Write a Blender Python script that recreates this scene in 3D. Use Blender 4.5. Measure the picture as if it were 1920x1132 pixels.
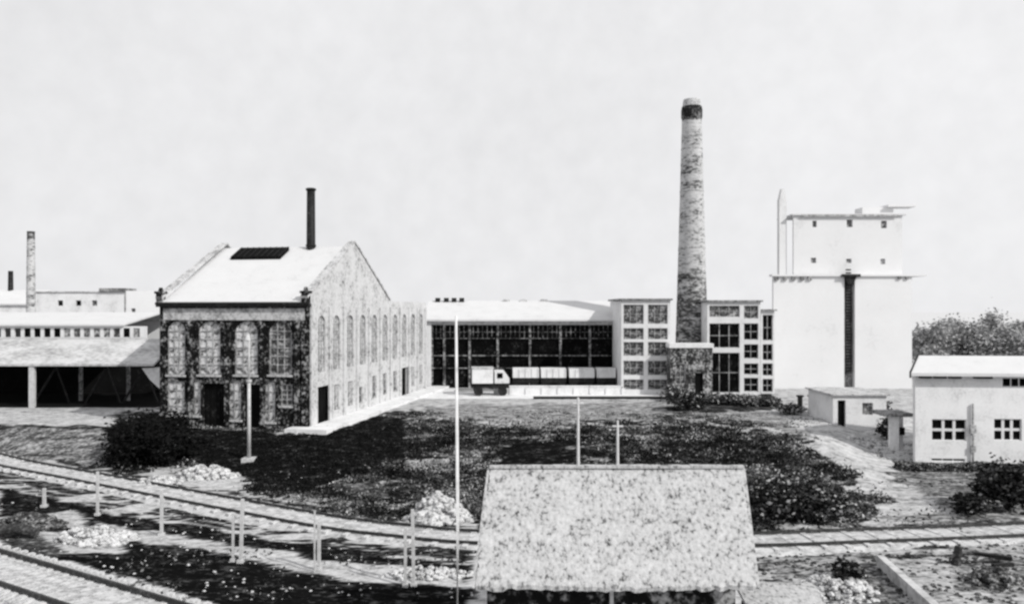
import bpy, math, random
import numpy as np
from mathutils import Vector, Matrix

random.seed(7); rng = np.random.default_rng(7)
for o in list(bpy.data.objects): bpy.data.objects.remove(o)
scene = bpy.context.scene; C = scene.collection

# ------------------------------------------------------------------ camera, sky, sun
F = 1500.0; CX = 960.0; HY = 580.0; CAMZ = 10.0          # focal length in photo pixels, horizon row, eye height
cam = bpy.data.cameras.new('camera'); co = bpy.data.objects.new('camera', cam); C.objects.link(co)
co.location = (0, 0, CAMZ); co.rotation_euler = (math.radians(90), 0, 0)
cam.sensor_width = 36; cam.lens = 36 * F / 1920; cam.shift_y = (HY - 566) / 1920
cam.clip_end = 8000; scene.camera = co

SUN_EL = math.radians(36); SX, SY = 0.80, -0.60           # sun to the right, a little behind the camera
w = bpy.data.worlds.new('World'); scene.world = w; w.use_nodes = True
nt = w.node_tree; nt.nodes.clear()
out = nt.nodes.new('ShaderNodeOutputWorld'); bg = nt.nodes.new('ShaderNodeBackground')
sky = nt.nodes.new('ShaderNodeTexSky'); sky.sky_type = 'NISHITA'; sky.sun_disc = False
sky.sun_elevation = SUN_EL; sky.sun_rotation = math.atan2(SX, SY)
bw = nt.nodes.new('ShaderNodeRGBToBW'); nt.links.new(sky.outputs[0], bw.inputs[0])
tc = nt.nodes.new('ShaderNodeTexCoord')
n1 = nt.nodes.new('ShaderNodeTexNoise'); n1.inputs['Scale'].default_value = 34; n1.inputs['Detail'].default_value = 4
nt.links.new(tc.outputs['Generated'], n1.inputs['Vector'])
n2 = nt.nodes.new('ShaderNodeTexNoise'); n2.inputs['Scale'].default_value = 2.2; n2.inputs['Detail'].default_value = 2
nt.links.new(tc.outputs['Generated'], n2.inputs['Vector'])
cl = nt.nodes.new('ShaderNodeMath'); cl.operation = 'MULTIPLY_ADD'       # thin even overcast veil
nt.links.new(n1.outputs[0], cl.inputs[0]); cl.inputs[1].default_value = 1.2; cl.inputs[2].default_value = 7.25
cl2 = nt.nodes.new('ShaderNodeMath'); cl2.operation = 'MULTIPLY_ADD'
nt.links.new(n2.outputs[0], cl2.inputs[0]); cl2.inputs[1].default_value = 1.6; nt.links.new(cl.outputs[0], cl2.inputs[2])
mx = nt.nodes.new('ShaderNodeMix'); mx.data_type = 'FLOAT'; mx.inputs[0].default_value = 0.94
nt.links.new(bw.outputs[0], mx.inputs[2]); nt.links.new(cl2.outputs[0], mx.inputs[3])
tint = nt.nodes.new('ShaderNodeCombineColor')
sx_ = nt.nodes.new('ShaderNodeSeparateXYZ'); nt.links.new(tc.outputs['Generated'], sx_.inputs[0])   # brighter veil towards the sun side
gr = nt.nodes.new('ShaderNodeMath'); gr.operation = 'MULTIPLY_ADD'; gr.inputs[1].default_value = .55; nt.links.new(sx_.outputs[0], gr.inputs[0]); nt.links.new(mx.outputs[0], gr.inputs[2]); mx = gr
for i, k in enumerate((1.0, 1.0, 1.015)):
    m_ = nt.nodes.new('ShaderNodeMath'); m_.operation = 'MULTIPLY'; m_.inputs[1].default_value = k
    nt.links.new(mx.outputs[0], m_.inputs[0]); nt.links.new(m_.outputs[0], tint.inputs[i])
nt.links.new(tint.outputs[0], bg.inputs[0]); bg.inputs[1].default_value = 0.1
nt.links.new(bg.outputs[0], out.inputs[0])
sl = bpy.data.lights.new('sun', 'SUN'); sl.energy = 3.6; sl.angle = math.radians(0.6); sl.color = (1, .99, .96)
so = bpy.data.objects.new('sun', sl); C.objects.link(so)
sd = Vector((SX * math.cos(SUN_EL), SY * math.cos(SUN_EL), math.sin(SUN_EL)))
scene.cycles.filter_width = 2.6
so.rotation_euler = sd.to_track_quat('Z', 'Y').to_euler(); so.location = sd * 200
vs = scene.view_settings; vs.view_transform = 'Standard'; vs.look = 'None'; vs.exposure = 0.0; vs.gamma = 1

# ------------------------------------------------------------------ helpers
def vnoise(x, y, s, seed=0):                                # cheap value noise on numpy arrays, 0..1
    x = np.asarray(x, float) * s + seed * 17.3; y = np.asarray(y, float) * s + seed * 9.1
    xi = np.floor(x); yi = np.floor(y); fx = x - xi; fy = y - yi
    def hsh(a, b):
        v = np.sin(a * 127.1 + b * 311.7 + seed) * 43758.5453
        return v - np.floor(v)
    fx = fx * fx * (3 - 2 * fx); fy = fy * fy * (3 - 2 * fy)
    return (hsh(xi, yi) * (1 - fx) + hsh(xi + 1, yi) * fx) * (1 - fy) + (hsh(xi, yi + 1) * (1 - fx) + hsh(xi + 1, yi + 1) * fx) * fy

FX = [-200, -45, -34, -27.5, -25, -16.5, -6.8, -1.8, 11, 17.2, 19.5, 26, 60, 200]
FY = [90, 62, 54.2, 51.5, 50, 48.4, 41.5, 38.5, 38, 38.7, 42, 52, 60, 60]
TX = [-200, -45, -38, -29, -25, -14.6, -9, -4.5, 5.7, 15, 20, 26, 60, 200]
TY = [95, 65.5, 60.6, 58, 57.3, 55.8, 60, 61, 60.5, 60, 54, 66, 70, 70]
def height(x, y):
    x = np.asarray(x, float); y = np.asarray(y, float)
    f = np.interp(x, FX, FY); t = np.interp(x, TX, TY)
    k = np.clip((y - f) / np.maximum(t - f, .5), 0, 1); k = k * k * (3 - 2 * k)
    rough = (vnoise(x, y, .35, 3) - .5) * .16 + (vnoise(x, y, 1.3, 5) - .5) * .07
    flat = np.clip((y - 66) / 5, 0, 1)
    return 1.5 * k + rough * (1 - flat) + np.clip((y - 160) / 400, 0, 1) * -4
def hsm(x, y):
    f = np.interp(x, FX, FY); t = np.interp(x, TX, TY); k = min(1, max(0, (y - f) / max(t - f, .5)))
    return 1.5 * float(k * k * (3 - 2 * k)) + .03
def hz(x, y): return float(height(x, y))
def gp(px, py):                                             # ground point seen at a photo pixel
    dx = (px - CX) / F; dz = -(py - HY) / F; Y = 18.0
    while Y < 400:
        if CAMZ + dz * Y < hz(dx * Y, Y): break
        Y += .05
    return (dx * Y, Y, hz(dx * Y, Y))
def X_(px, D): return (px - CX) / F * D
def Z_(py, D): return CAMZ - (py - HY) / F * D

def mesh_obj(name, verts, faces, mat, parent=None, smooth=False, tone=None):
    me = bpy.data.meshes.new(name); me.from_pydata([tuple(v) for v in verts], [], faces); me.update()
    if mat: me.materials.append(mat)
    if smooth: me.polygons.foreach_set('use_smooth', [True] * len(me.polygons))
    if tone is not None:
        a = me.attributes.new('tone', 'FLOAT', 'POINT'); a.data.foreach_set('value', np.asarray(tone, dtype=np.float32))
    o = bpy.data.objects.new(name, me); C.objects.link(o)
    if parent: o.parent = parent
    return o

class MB:
    def __init__(s): s.v = []; s.f = []
    def add(s, vs, fs):
        n = len(s.v); s.v += [tuple(v) for v in vs]; s.f += [tuple(i + n for i in f) for f in fs]; return s
    def box(s, x0, x1, y0, y1, z0, z1, M=None, jit=0):
        vs = [Vector((x, y, z)) for z in (z0, z1) for y in (y0, y1) for x in (x0, x1)]
        if jit: vs = [v + Vector([random.uniform(-jit, jit) for _ in range(3)]) for v in vs]
        if M: vs = [M @ v for v in vs]
        return s.add(vs, [(0, 2, 3, 1), (4, 5, 7, 6), (0, 1, 5, 4), (2, 6, 7, 3), (0, 4, 6, 2), (1, 3, 7, 5)])
    def bar(s, a, b, wx, wz=None, wob=0):                   # square bar between two points
        a = Vector(a); b = Vector(b); d = b - a; q = d.to_track_quat('Z', 'X').to_matrix().to_4x4()
        q.translation = a; wz = wz or wx
        return s.box(-wx / 2, wx / 2, -wz / 2, wz / 2, 0, d.length, q)
    def tube(s, pts, rs, n=10, cap=True, wob=0):
        rings = []; base = len(s.v)
        for i, (p, r) in enumerate(zip(pts, rs)):
            p = Vector(p); d = (Vector(pts[min(i + 1, len(pts) - 1)]) - Vector(pts[max(i - 1, 0)])).normalized()
            q = d.to_track_quat('Z', 'X').to_matrix()
            for k in range(n):
                a = 2 * math.pi * k / n; rr = r * (1 + random.uniform(-wob, wob))
                s.v.append(tuple(p + q @ Vector((rr * math.cos(a), rr * math.sin(a), 0))))
        for i in range(len(pts) - 1):
            for k in range(n):
                a = base + i * n + k; b = base + i * n + (k + 1) % n
                s.f.append((a, b, b + n, a + n))
        if cap:
            s.f.append(tuple(base + k for k in reversed(range(n)))); s.f.append(tuple(base + (len(pts) - 1) * n + k for k in range(n)))
        return s
    def prism(s, poly, y0, y1, axis='y'):                   # poly in (a, z), extruded along axis
        n = len(poly)
        if axis == 'y': vs = [(a, y0, z) for a, z in poly] + [(a, y1, z) for a, z in poly]
        else: vs = [(y0, a, z) for a, z in poly] + [(y1, a, z) for a, z in poly]
        fs = [tuple(range(n)), tuple(reversed(range(n, 2 * n)))]
        for i in range(n): j = (i + 1) % n; fs.append((i, i + n, j + n, j))
        return s.add(vs, fs)
    def wall(s, w, h, holes, th, M=None, x0=0, z0=0):       # slab in xz with real openings; outer face at y=0, inner at y=th
        xs = sorted({x0, x0 + w} | {v for o in holes for v in (o[0], o[1])}); zs = sorted({z0, z0 + h} | {v for o in holes for v in (o[2], o[3])})
        def solid(i, j):
            if i < 0 or j < 0 or i >= len(xs) - 1 or j >= len(zs) - 1: return False
            cx = (xs[i] + xs[i + 1]) / 2; cz = (zs[j] + zs[j + 1]) / 2
            return not any(o[0] < cx < o[1] and o[2] < cz < o[3] for o in holes)
        def q(*p): s.add([M @ Vector(v) for v in p] if M else p, [(0, 1, 2, 3)])
        for i in range(len(xs) - 1):
            for j in range(len(zs) - 1):
                if not solid(i, j): continue
                a, b, c, d = xs[i], xs[i + 1], zs[j], zs[j + 1]
                q((a, 0, c), (b, 0, c), (b, 0, d), (a, 0, d)); q((a, th, c), (a, th, d), (b, th, d), (b, th, c))
                if not solid(i - 1, j): q((a, 0, c), (a, 0, d), (a, th, d), (a, th, c))
                if not solid(i + 1, j): q((b, 0, c), (b, th, c), (b, th, d), (b, 0, d))
                if not solid(i, j - 1): q((a, 0, c), (a, th, c), (b, th, c), (b, 0, c))
                if not solid(i, j + 1): q((a, 0, d), (b, 0, d), (b, th, d), (a, th, d))
        return s
    def spandrel(s, x0, x1, ztop, th, M=None, n=7):         # fills the corners above a round arch, outer face flush with the wall
        r = (x1 - x0) / 2; cx = (x0 + x1) / 2; zc = ztop - r
        for sg in (-1, 1):
            arc = [(cx + sg * r * math.cos(a), zc + r * math.sin(a)) for a in [math.pi / 2 * k / n for k in range(n + 1)]]
            poly = [(cx + sg * r, ztop)] + arc
            if sg < 0: poly = poly[::-1]
            m = len(poly); vs = [Vector((a, 0, z)) for a, z in poly] + [Vector((a, th, z)) for a, z in poly]
            if M: vs = [M @ v for v in vs]
            s.add(vs, [tuple(range(m)), tuple(reversed(range(m, 2 * m)))] + [(i, i + m, (i + 1) % m + m, (i + 1) % m) for i in range(m)])
        return s
    def build(s, name, mat, parent=None, smooth=False): return mesh_obj(name, s.v, s.f, mat, parent, smooth)

def tag(o, label=None, cat=None, group=None, kind=None):
    if label: o['label'] = label
    if cat: o['category'] = cat
    if group: o['group'] = group
    if kind: o['kind'] = kind
    return o
def thing(name, label, cat, loc=(0, 0, 0), rz=0, group=None):
    o = bpy.data.objects.new(name, None); C.objects.link(o); o.location = loc; o.rotation_euler = (0, 0, rz); o.empty_display_size = .3
    return tag(o, label, cat, group)
def copy_tree(o, parent=None):
    c = o.copy(); C.objects.link(c); c.parent = parent
    for ch in list(o.children): copy_tree(ch, c)
    return c

# ------------------------------------------------------------------ materials
def ramp(nt, src, stops):
    r = nt.nodes.new('ShaderNodeValToRGB'); nt.links.new(src, r.inputs[0]); e = r.color_ramp.elements
    while len(e) < len(stops): e.new(.5)
    for k, (p, c) in enumerate(stops):
        e[k].position = p; c = c if isinstance(c, tuple) else (c, c, c * 1.01); e[k].color = (*c, 1)
    return r
def noise(nt, vec, scale, detail=3, rough=.6):
    n = nt.nodes.new('ShaderNodeTexNoise'); n.inputs['Scale'].default_value = scale; n.inputs['Detail'].default_value = detail
    n.inputs['Roughness'].default_value = rough; nt.links.new(vec, n.inputs['Vector']); return n.outputs[0]
def math_(nt, op, a, b, c=None):
    m = nt.nodes.new('ShaderNodeMath'); m.operation = op
    for i, v in enumerate((a, b, c)):
        if v is None: continue
        if isinstance(v, (int, float)): m.inputs[i].default_value = v
        else: nt.links.new(v, m.inputs[i])
    return m.outputs[0]
def mat(name, stops, s1=4, s2=14, mixw=.5, rough=.9, bump=.0, spec=.2, stretch=None, tone=0, metal=0):
    """mottled surface: two noises (scales per metre) through a ramp; tone>0 blends in the vertex attribute 'tone'"""
    m = bpy.data.materials.new(name); m.use_nodes = True; t = m.node_tree; b = t.nodes['Principled BSDF']
    tc = t.nodes.new('ShaderNodeTexCoord'); vec = tc.outputs['Object']
    if stretch:
        mp = t.nodes.new('ShaderNodeMapping'); mp.inputs['Scale'].default_value = stretch; t.links.new(vec, mp.inputs[0]); vec = mp.outputs[0]
    a = noise(t, vec, s1, 3); c = noise(t, vec, s2, 2)
    v = math_(t, 'ADD', math_(t, 'MULTIPLY', a, 1 - mixw), math_(t, 'MULTIPLY', c, mixw))
    v = math_(t, 'MULTIPLY_ADD', v, 2.6, -.8)              # stretch noise to about 0..1
    if tone:
        at = t.nodes.new('ShaderNodeAttribute'); at.attribute_name = 'tone'
        v = math_(t, 'ADD', math_(t, 'MULTIPLY', v, 1 - tone), math_(t, 'MULTIPLY', at.outputs['Fac'], tone))
    r = ramp(t, v, stops); t.links.new(r.outputs[0], b.inputs['Base Color'])
    b.inputs['Roughness'].default_value = rough; b.inputs['Specular IOR Level'].default_value = spec; b.inputs['Metallic'].default_value = metal
    if bump:
        bn = t.nodes.new('ShaderNodeBump'); bn.inputs['Strength'].default_value = bump; bn.inputs['Distance'].default_value = .05
        t.links.new(v, bn.inputs['Height']); t.links.new(bn.outputs[0], b.inputs['Normal'])
    return m
M = {}
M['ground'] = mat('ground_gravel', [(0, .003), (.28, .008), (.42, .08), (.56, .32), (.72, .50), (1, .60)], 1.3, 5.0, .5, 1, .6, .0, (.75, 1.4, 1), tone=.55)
M['brick_dark'] = mat('sooty_brick', [(0, .003), (.46, .008), (.57, .06), (.72, .26), (1, .45)], .8, 4.5, .5, .95, .3, .1)
M['white_wall'] = mat('whitewash', [(0, .34), (.22, .56), (.5, .68), (1, .74)], .7, 6, .4, .95, .05, .1)
M['gable_wall'] = mat('pale_render', [(0, .10), (.25, .32), (.42, .48), (.7, .55), (1, .58)], .7, 4, .55, .95, .1, .1)
M['silo'] = mat('silo_concrete', [(0, .56), (.3, .66), (1, .70)], .25, 3, .3, .95, .02, .1)
M['white_roof'] = mat('pale_roofing', [(0, .46), (.3, .56), (1, .60)], .6, 5, .4, .95, .05, .1)
M['far_roof'] = mat('weathered_roof', [(0, .2), (.35, .36), (.6, .50), (1, .56)], .6, 4, .5, .95, .1, .1, (.6, 1, 1))
M['tile_roof'] = mat('speckled_shingle', [(0, .05), (.20, .16), (.32, .31), (.48, .40), (1, .52)], 2.6, 9.5, .66, .95, .25, .1, (1.0, .8, .7))
M['annex_wall'] = mat('mottled_brick', [(0, .005), (.42, .03), (.56, .14), (.72, .36), (1, .48)], .9, 4.5, .5, .95, .2, .1)
M['soot_cap'] = mat('soot_cap', [(0, .005), (.45, .02), (.65, .12), (1, .3)], .9, 4, .5, .95, .2, .1)
M['band'] = mat('stone_band', [(0, .12), (.35, .30), (.6, .50), (1, .56)], 1.3, 6, .5, .95, .1, .1)
M['light_pane'] = mat('pale_reflecting_glass', [(0, .02), (.27, .12), (.42, .46), (.66, .66), (1, .72)], 1.6, 4.5, .5, .5, .0, .3)  # reflected light put into the pane colour as pale mottling
M['pale_pane'] = mat('whitewashed_glass', [(0, .05), (.3, .24), (.48, .48), (1, .6)], 1.8, 6, .5, .5, .0, .3)
M['grey_pane'] = mat('sooty_glass', [(0, .008), (.42, .05), (.6, .18), (.8, .40), (1, .5)], 1.6, 5, .5, .5, .0, .3)
M['dark_pane'] = mat('dark_glass', [(0, .002), (.6, .004), (.8, .02), (1, .14)], .9, 4, .5, .6, .0, .02)
M['black'] = mat('black_and_shade', [(0, .003), (.7, .008), (1, .03)], 1, 5, .5, .9, 0, .05)  # plain black; also puts shade into interiors and openings
M['iron'] = mat('black_iron', [(0, .004), (.6, .012), (1, .05)], 2, 9, .5, .6, .1, .2)
M['frame_white'] = mat('white_frame', [(0, .35), (.3, .58), (1, .68)], 1.2, 6, .5, .8, 0, .2)
M['mullion'] = mat('worn_mullion', [(0, .01), (.4, .05), (.6, .22), (1, .45)], .8, 4, .5, .8, 0, .2)
M['muntin'] = mat('grey_muntin', [(0, .06), (.4, .24), (.65, .45), (1, .55)], 1.4, 6, .5, .8, 0, .2)
M['concrete_dark'] = mat('stained_concrete', [(0, .04), (.4, .13), (.65, .30), (1, .42)], 1.2, 6, .5, .95, .2, .1)
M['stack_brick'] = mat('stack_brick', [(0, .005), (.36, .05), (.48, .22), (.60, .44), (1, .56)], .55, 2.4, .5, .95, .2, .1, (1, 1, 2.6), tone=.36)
M['leaf'] = mat('dark_leaf', [(0, .003), (.36, .010), (.56, .07), (.78, .26), (1, .46)], 1.5, 5, .5, .8, 0, .1, tone=.8)
M['far_leaf'] = mat('grey_leaf', [(0, .12), (.4, .24), (.7, .42), (1, .52)], .5, 2, .5, .9, 0, .1, tone=.5)
M['bark'] = mat('bark', [(0, .01), (.5, .04), (1, .12)], 2, 8, .5, .95, .3, .1)
M['post'] = mat('weathered_white_post', [(0, .2), (.3, .42), (1, .6)], 2, 9, .5, .9, .1, .1)
M['pole'] = mat('bleached_wood', [(0, .3), (.3, .58), (1, .74)], 1.5, 6, .5, .9, .1, .1, (1, 1, .5))
M['sleeper'] = mat('pale_sleeper', [(0, .10), (.35, .32), (.6, .52), (1, .6)], 3, 11, .5, .95, .2, .1)
M['rail'] = mat('dark_rail', [(0, .006), (.6, .02), (1, .09)], 2, 8, .5, .5, .1, .3)
M['stone'] = mat('pale_rubble', [(0, .05), (.3, .22), (.5, .50), (1, .66)], 2.2, 9, .5, .95, .4, .1)
M['dark_stone'] = mat('dark_rubble', [(0, .01), (.5, .05), (.8, .25), (1, .4)], 2.2, 9, .5, .95, .4, .1)

# ------------------------------------------------------------------ ground
def inpoly(px, py, poly):
    ins = np.zeros(px.shape, bool); n = len(poly); j = n - 1
    for i in range(n):
        xi, yi = poly[i]; xj, yj = poly[j]
        c = ((yi > py) != (yj > py)) & (px < (xj - xi) * (py - yi) / ((yj - yi) or 1e-9) + xi)
        ins ^= c; j = i
    return ins
# overgrown and dark ground (ditch and hollow only as dark tone), as outlines on the terrain (photo rows/columns turned into ground positions)
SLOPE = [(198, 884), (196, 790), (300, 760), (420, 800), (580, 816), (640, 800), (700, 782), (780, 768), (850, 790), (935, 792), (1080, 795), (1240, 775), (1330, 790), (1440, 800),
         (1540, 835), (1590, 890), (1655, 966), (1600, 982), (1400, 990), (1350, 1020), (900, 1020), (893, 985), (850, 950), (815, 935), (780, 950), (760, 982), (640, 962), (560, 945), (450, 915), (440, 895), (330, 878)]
PITCH = [(935, 822), (1075, 818), (1082, 885), (930, 885)]
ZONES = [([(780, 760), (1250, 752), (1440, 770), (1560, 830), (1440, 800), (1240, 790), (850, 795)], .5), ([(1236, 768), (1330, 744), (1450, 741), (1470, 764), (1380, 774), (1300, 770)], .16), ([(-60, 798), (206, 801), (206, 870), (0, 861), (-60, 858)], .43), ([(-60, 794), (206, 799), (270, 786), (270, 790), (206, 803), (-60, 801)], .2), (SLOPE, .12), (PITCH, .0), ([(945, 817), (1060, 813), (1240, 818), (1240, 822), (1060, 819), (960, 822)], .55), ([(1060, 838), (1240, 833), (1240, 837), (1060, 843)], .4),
         ([(600, 812), (700, 778), (760, 785), (760, 860), (560, 925), (480, 900), (330, 870), (205, 880), (200, 800), (330, 800), (560, 815)], .02),
         ([(750, 858), (850, 862), (850, 885), (755, 882)], .55), ([(640, 905), (720, 900), (730, 935), (650, 930)], .3),
         ([(1240, 776), (1330, 800), (1500, 850), (1560, 900), (1400, 930), (1240, 850)], .16),
         ([(0, 918), (60, 925), (125, 943), (300, 978), (433, 1000), (554, 1018), (700, 1036), (890, 1062), (890, 1084), (700, 1056), (560, 1040), (430, 1022), (290, 998), (180, 972), (130, 960), (60, 968), (0, 975)], .05),
         ([(150, 966), (180, 972), (250, 1010), (340, 1036), (430, 1045), (520, 1062), (600, 1075), (700, 1095), (890, 1105), (890, 1200), (300, 1200), (400, 1131), (250, 1085), (95, 1050), (40, 1030), (130, 1040), (235, 1035), (240, 1018), (160, 980)], .03),
         ([(0, 990), (60, 1000), (120, 1030), (90, 1050), (0, 1030)], .25),
         ([(0, 868), (200, 902), (400, 943), (620, 982), (880, 1012), (880, 1019), (620, 990), (400, 952), (200, 911), (0, 878)], .36),
         ([(1400, 1015), (1640, 1008), (1920, 996), (1920, 1003), (1640, 1016), (1400, 1024)], .36),
         ([(1640, 880), (1920, 876), (1930, 962), (1800, 968), (1740, 930)], .42),
         ([(1400, 1026), (1930, 1010), (1930, 1140), (1400, 1140)], .62), ([(1420, 1040), (1600, 1035), (1640, 1045), (1600, 1110), (1560, 1132), (1540, 1090), (1450, 1090)], .5),
         ([(1600, 1060), (1660, 1050), (1740, 1200), (1570, 1200)], .42),
         ([(1780, 1020), (1930, 1040), (1930, 1110), (1800, 1110)], .5),
         ([(1640, 968), (1780, 962), (1930, 975), (1930, 985), (1700, 982)], .46)]
def axis(lo, hi, step, far):
    a = list(np.arange(lo, hi + 1e-6, step)); s = step
    while a[-1] < far: s *= 1.35; a.append(a[-1] + s)
    s = step
    while a[0] > -far: s *= 1.35; a.insert(0, a[0] - s)
    return np.array(a)
gx = axis(-44, 40, .3, 3000)
gy = [20.0]
while gy[0] > -3000: gy.insert(0, gy[0] - max(1, (20 - gy[0]) * .4))
while gy[-1] < 66: gy.append(gy[-1] + .15)
while gy[-1] < 3500: gy.append(gy[-1] + max(.5, (gy[-1] - 66) * .06))
gy = np.array(gy)
GX, GY = np.meshgrid(gx, gy); GZ = height(GX, GY)
with np.errstate(divide='ignore', invalid='ignore'):
    yy = np.where(GY > 5, GY, 5.0); PX = CX + GX / yy * F; PY = HY + (CAMZ - GZ) / yy * F
PXn = PX + (vnoise(GX, GY, .8, 1) - .5) * 22; PYn = PY + (vnoise(GX, GY, .9, 2) - .5) * 12
tone = np.full(GX.shape, .72) + (vnoise(GX, GY, .25, 8) - .5) * .14
tone = np.where(GY > 62, .70, tone) + np.where((GY > 26) & (GY < 110), (vnoise(GX, GY * 2, .9, 81) - .5) * .16 + (vnoise(GX, GY * 2, 2.4, 82) - .5) * .16, 0)
tone = np.where(GY > 150, 1.15, tone)
near = GY > 8
PXs = PX + (vnoise(GX, GY, .45, 61) - .5) * 70 + (vnoise(GX, GY, 2.1, 62) - .5) * 40; PYs = PY + (vnoise(GX, GY, .5, 63) - .5) * 30 + (vnoise(GX, GY, 2.3, 64) - .5) * 18
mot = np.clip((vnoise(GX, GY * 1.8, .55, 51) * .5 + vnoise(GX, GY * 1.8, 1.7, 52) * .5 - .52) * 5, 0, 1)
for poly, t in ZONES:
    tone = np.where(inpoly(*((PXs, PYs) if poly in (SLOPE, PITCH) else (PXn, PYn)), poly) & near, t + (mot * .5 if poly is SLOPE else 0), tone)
dl = PYn - np.interp(PX, [0, 156, 400, 620, 760, 880], [867, 897, 945, 985, 1002, 1015]); brk = vnoise(GX * .5, GY * 2, 1.0, 71)
for o_, w_, th_ in ((-24, 4, .4), (17, 4, .35), (27, 5, .3), (38, 4, .4), (50, 5, .45), (98, 7, .4), (106, 4, .3)):
    tone = np.where((np.abs(dl - o_) < w_) & (brk > th_) & (PX < 890) & (GY > 25) & (GY < 60), np.minimum(tone, .16), tone)
dr = PYn - np.interp(PX, [1400, 1640, 1920], [1020, 1012, 1000])
for o_, w_, th_ in ((-24, 3, .4), (16, 4, .5), (34, 4, .45), (52, 5, .6), (75, 5, .55)):
    tone = np.where((np.abs(dr - o_) < w_) & (brk > th_) & (PX > 1400) & (GY > 25) & (GY < 60), np.minimum(tone, .22), tone)
nx = len(gx); ny = len(gy)
ii, jj = np.meshgrid(np.arange(ny - 1), np.arange(nx - 1), indexing='ij'); a = ii * nx + jj
faces = np.stack([a, a + 1, a + nx + 1, a + nx], -1).reshape(-1, 4)
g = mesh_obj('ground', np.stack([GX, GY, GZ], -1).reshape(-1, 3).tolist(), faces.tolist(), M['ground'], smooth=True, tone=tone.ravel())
tag(g, kind='structure')

# ------------------------------------------------------------------ windows
def window_mesh(wd, ht, nxp, nzp, arch=False, bar=.06, border=.09, depth=.06):
    """frame mesh in xz, centred on x, sill at z=0, y from 0 to depth; pane mesh just behind"""
    fr = MB(); hw = wd / 2; bx = border; top = ht
    fr.box(-hw, -hw + bx, 0, depth, 0, top); fr.box(hw - bx, hw, 0, depth, 0, top)
    fr.box(-hw + bx, hw - bx, 0, depth, 0, bx)
    if not arch: fr.box(-hw + bx, hw - bx, 0, depth, top - bx, top)
    iw = wd - 2 * bx
    for k in range(1, nxp): x = -hw + bx + iw * k / nxp; fr.box(x - bar / 2, x + bar / 2, .004, depth - .004, bx, top - (0 if arch else bx))
    for k in range(1, nzp):
        z = bx + (top - 2 * bx) * k / nzp
        fr.box(-hw + bx, hw - bx, .008, depth - .008, z - bar / 2, z + bar / 2)
    pn = MB().box(-hw + .01, hw - .01, depth + .002, depth + .03, .01, top - .01)
    return fr, pn
def make_window(parent, loc, rz, wd, ht, nxp, nzp, fm, pm, arch=False, bar=.06, border=.09, name='window', label=None):
    fr, pn = window_mesh(wd, ht, nxp, nzp, arch, bar, border)
    o = fr.build(name, fm, parent); o.location = loc; o.rotation_euler = (0, 0, rz)
    p = pn.build('pane', pm, o)
    if label: o['label'] = label
    return o

# ------------------------------------------------------------------ the brick hall with the white gable
A = Vector((X_(580, 56.7), 56.7, 1.5)); TH = -math.asin(.183)
hall = thing('factory_hall', 'tall gabled hall with sooty brick front, white gable end and black roof stack', 'factory building', A, TH)
def s_front(px):                                            # distance along the front from the near corner
    k = (px - CX) / F; return (A.x - k * A.y) / (.983 + k * .183)
def zl(py, s): return Z_(py, A.y + .183 * s) - 1.5
LW, GW, EH, RH, EXT = 11.75, 16.8, 8.9, 13.45, 28.6
base = -.8
holes = []; arches = []; fw = []
for i, (a, b) in enumerate([(314, 347), (372, 413), (440, 483), (504, 547)]):
    x1 = -s_front(b); x0 = -s_front(a); zt = zl(602, -x0); zb = zl(702, -x0)
    holes.append((x0, x1, zb, zt)); arches.append((x0, x1, zt)); fw.append((x0, x1, zb, zt, 3, 6, True, 'grey_pane' if i == 3 else 'light_pane'))
for (a, b, t, bt, pm) in [(314, 346, 714, 778, 'light_pane'), (351, 376, 712, 778, 'light_pane'), (424, 452, 712, 786, 'light_pane'), (490, 516, 714, 790, 'light_pane'), (526, 548, 720, 760, 'grey_pane')]:
    x0, x1 = -s_front(a), -s_front(b); fw.append((x0, x1, zl(bt, -x0), zl(t, -x0), 2, 4, False, pm)); holes.append((x0, x1, zl(bt, -x0), zl(t, -x0)))
doors = []
for (a, b, t) in [(379, 421, 718), (456, 488, 720)]:
    x0, x1 = -s_front(a), -s_front(b); holes.append((x0, x1, base, zl(t, -x0))); doors.append((x0, x1, zl(t, -x0)))
m = MB().wall(LW, EH - base, holes, .45, x0=-LW, z0=base)
for x0, x1, zt in arches: m.spandrel(x0, x1, zt, .45)
m.build('front_wall', M['brick_dark'], hall)
for x0, x1, zb, zt, a, b, ar, pm in fw:
    wo = make_window(hall, ((x0 + x1) / 2, .10, zb), 0, x1 - x0, zt - zb, a, b, M['muntin'], M[pm], ar, .07, .1, 'arched_window' if ar else 'window')
    MB().box(-(x1 - x0) / 2 - .1, (x1 - x0) / 2 + .1, -.22, -.04, -.14, -.002).build('window_sill', M['band'], wo)
for x0, x1, zt in doors:
    d = MB().box(x0, x1, .3, .36, base, zt); 
    for k in range(5): xx = x0 + (x1 - x0) * (k + .5) / 5; d.box(xx - .03, xx + .03, .27, .298, base + .9, zt - .1)
    d.build('door', M['black'], hall)
# stone frieze under the gutter, brick pilasters, sills
MB().box(-LW + .35, -.35, -.09, -.002, zl(600, 5), zl(578, 5)).build('frieze', M['band'], hall)
gm = MB().box(-LW - .1, .1, -.34, -.003, EH - .22, EH + .05).box(-LW - .1, .1, -.42, -.30, EH - .06, EH + .12)
gm.build('gutter', M['iron'], hall)
pl = MB()
for px in (307, 359, 427, 494, 558, 572):
    s = s_front(px); pl.box(-s - .18, -s + .18, -.16, -.003, base, zl(601, s))
pl.build('pilaster', M['brick_dark'], hall)
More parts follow.
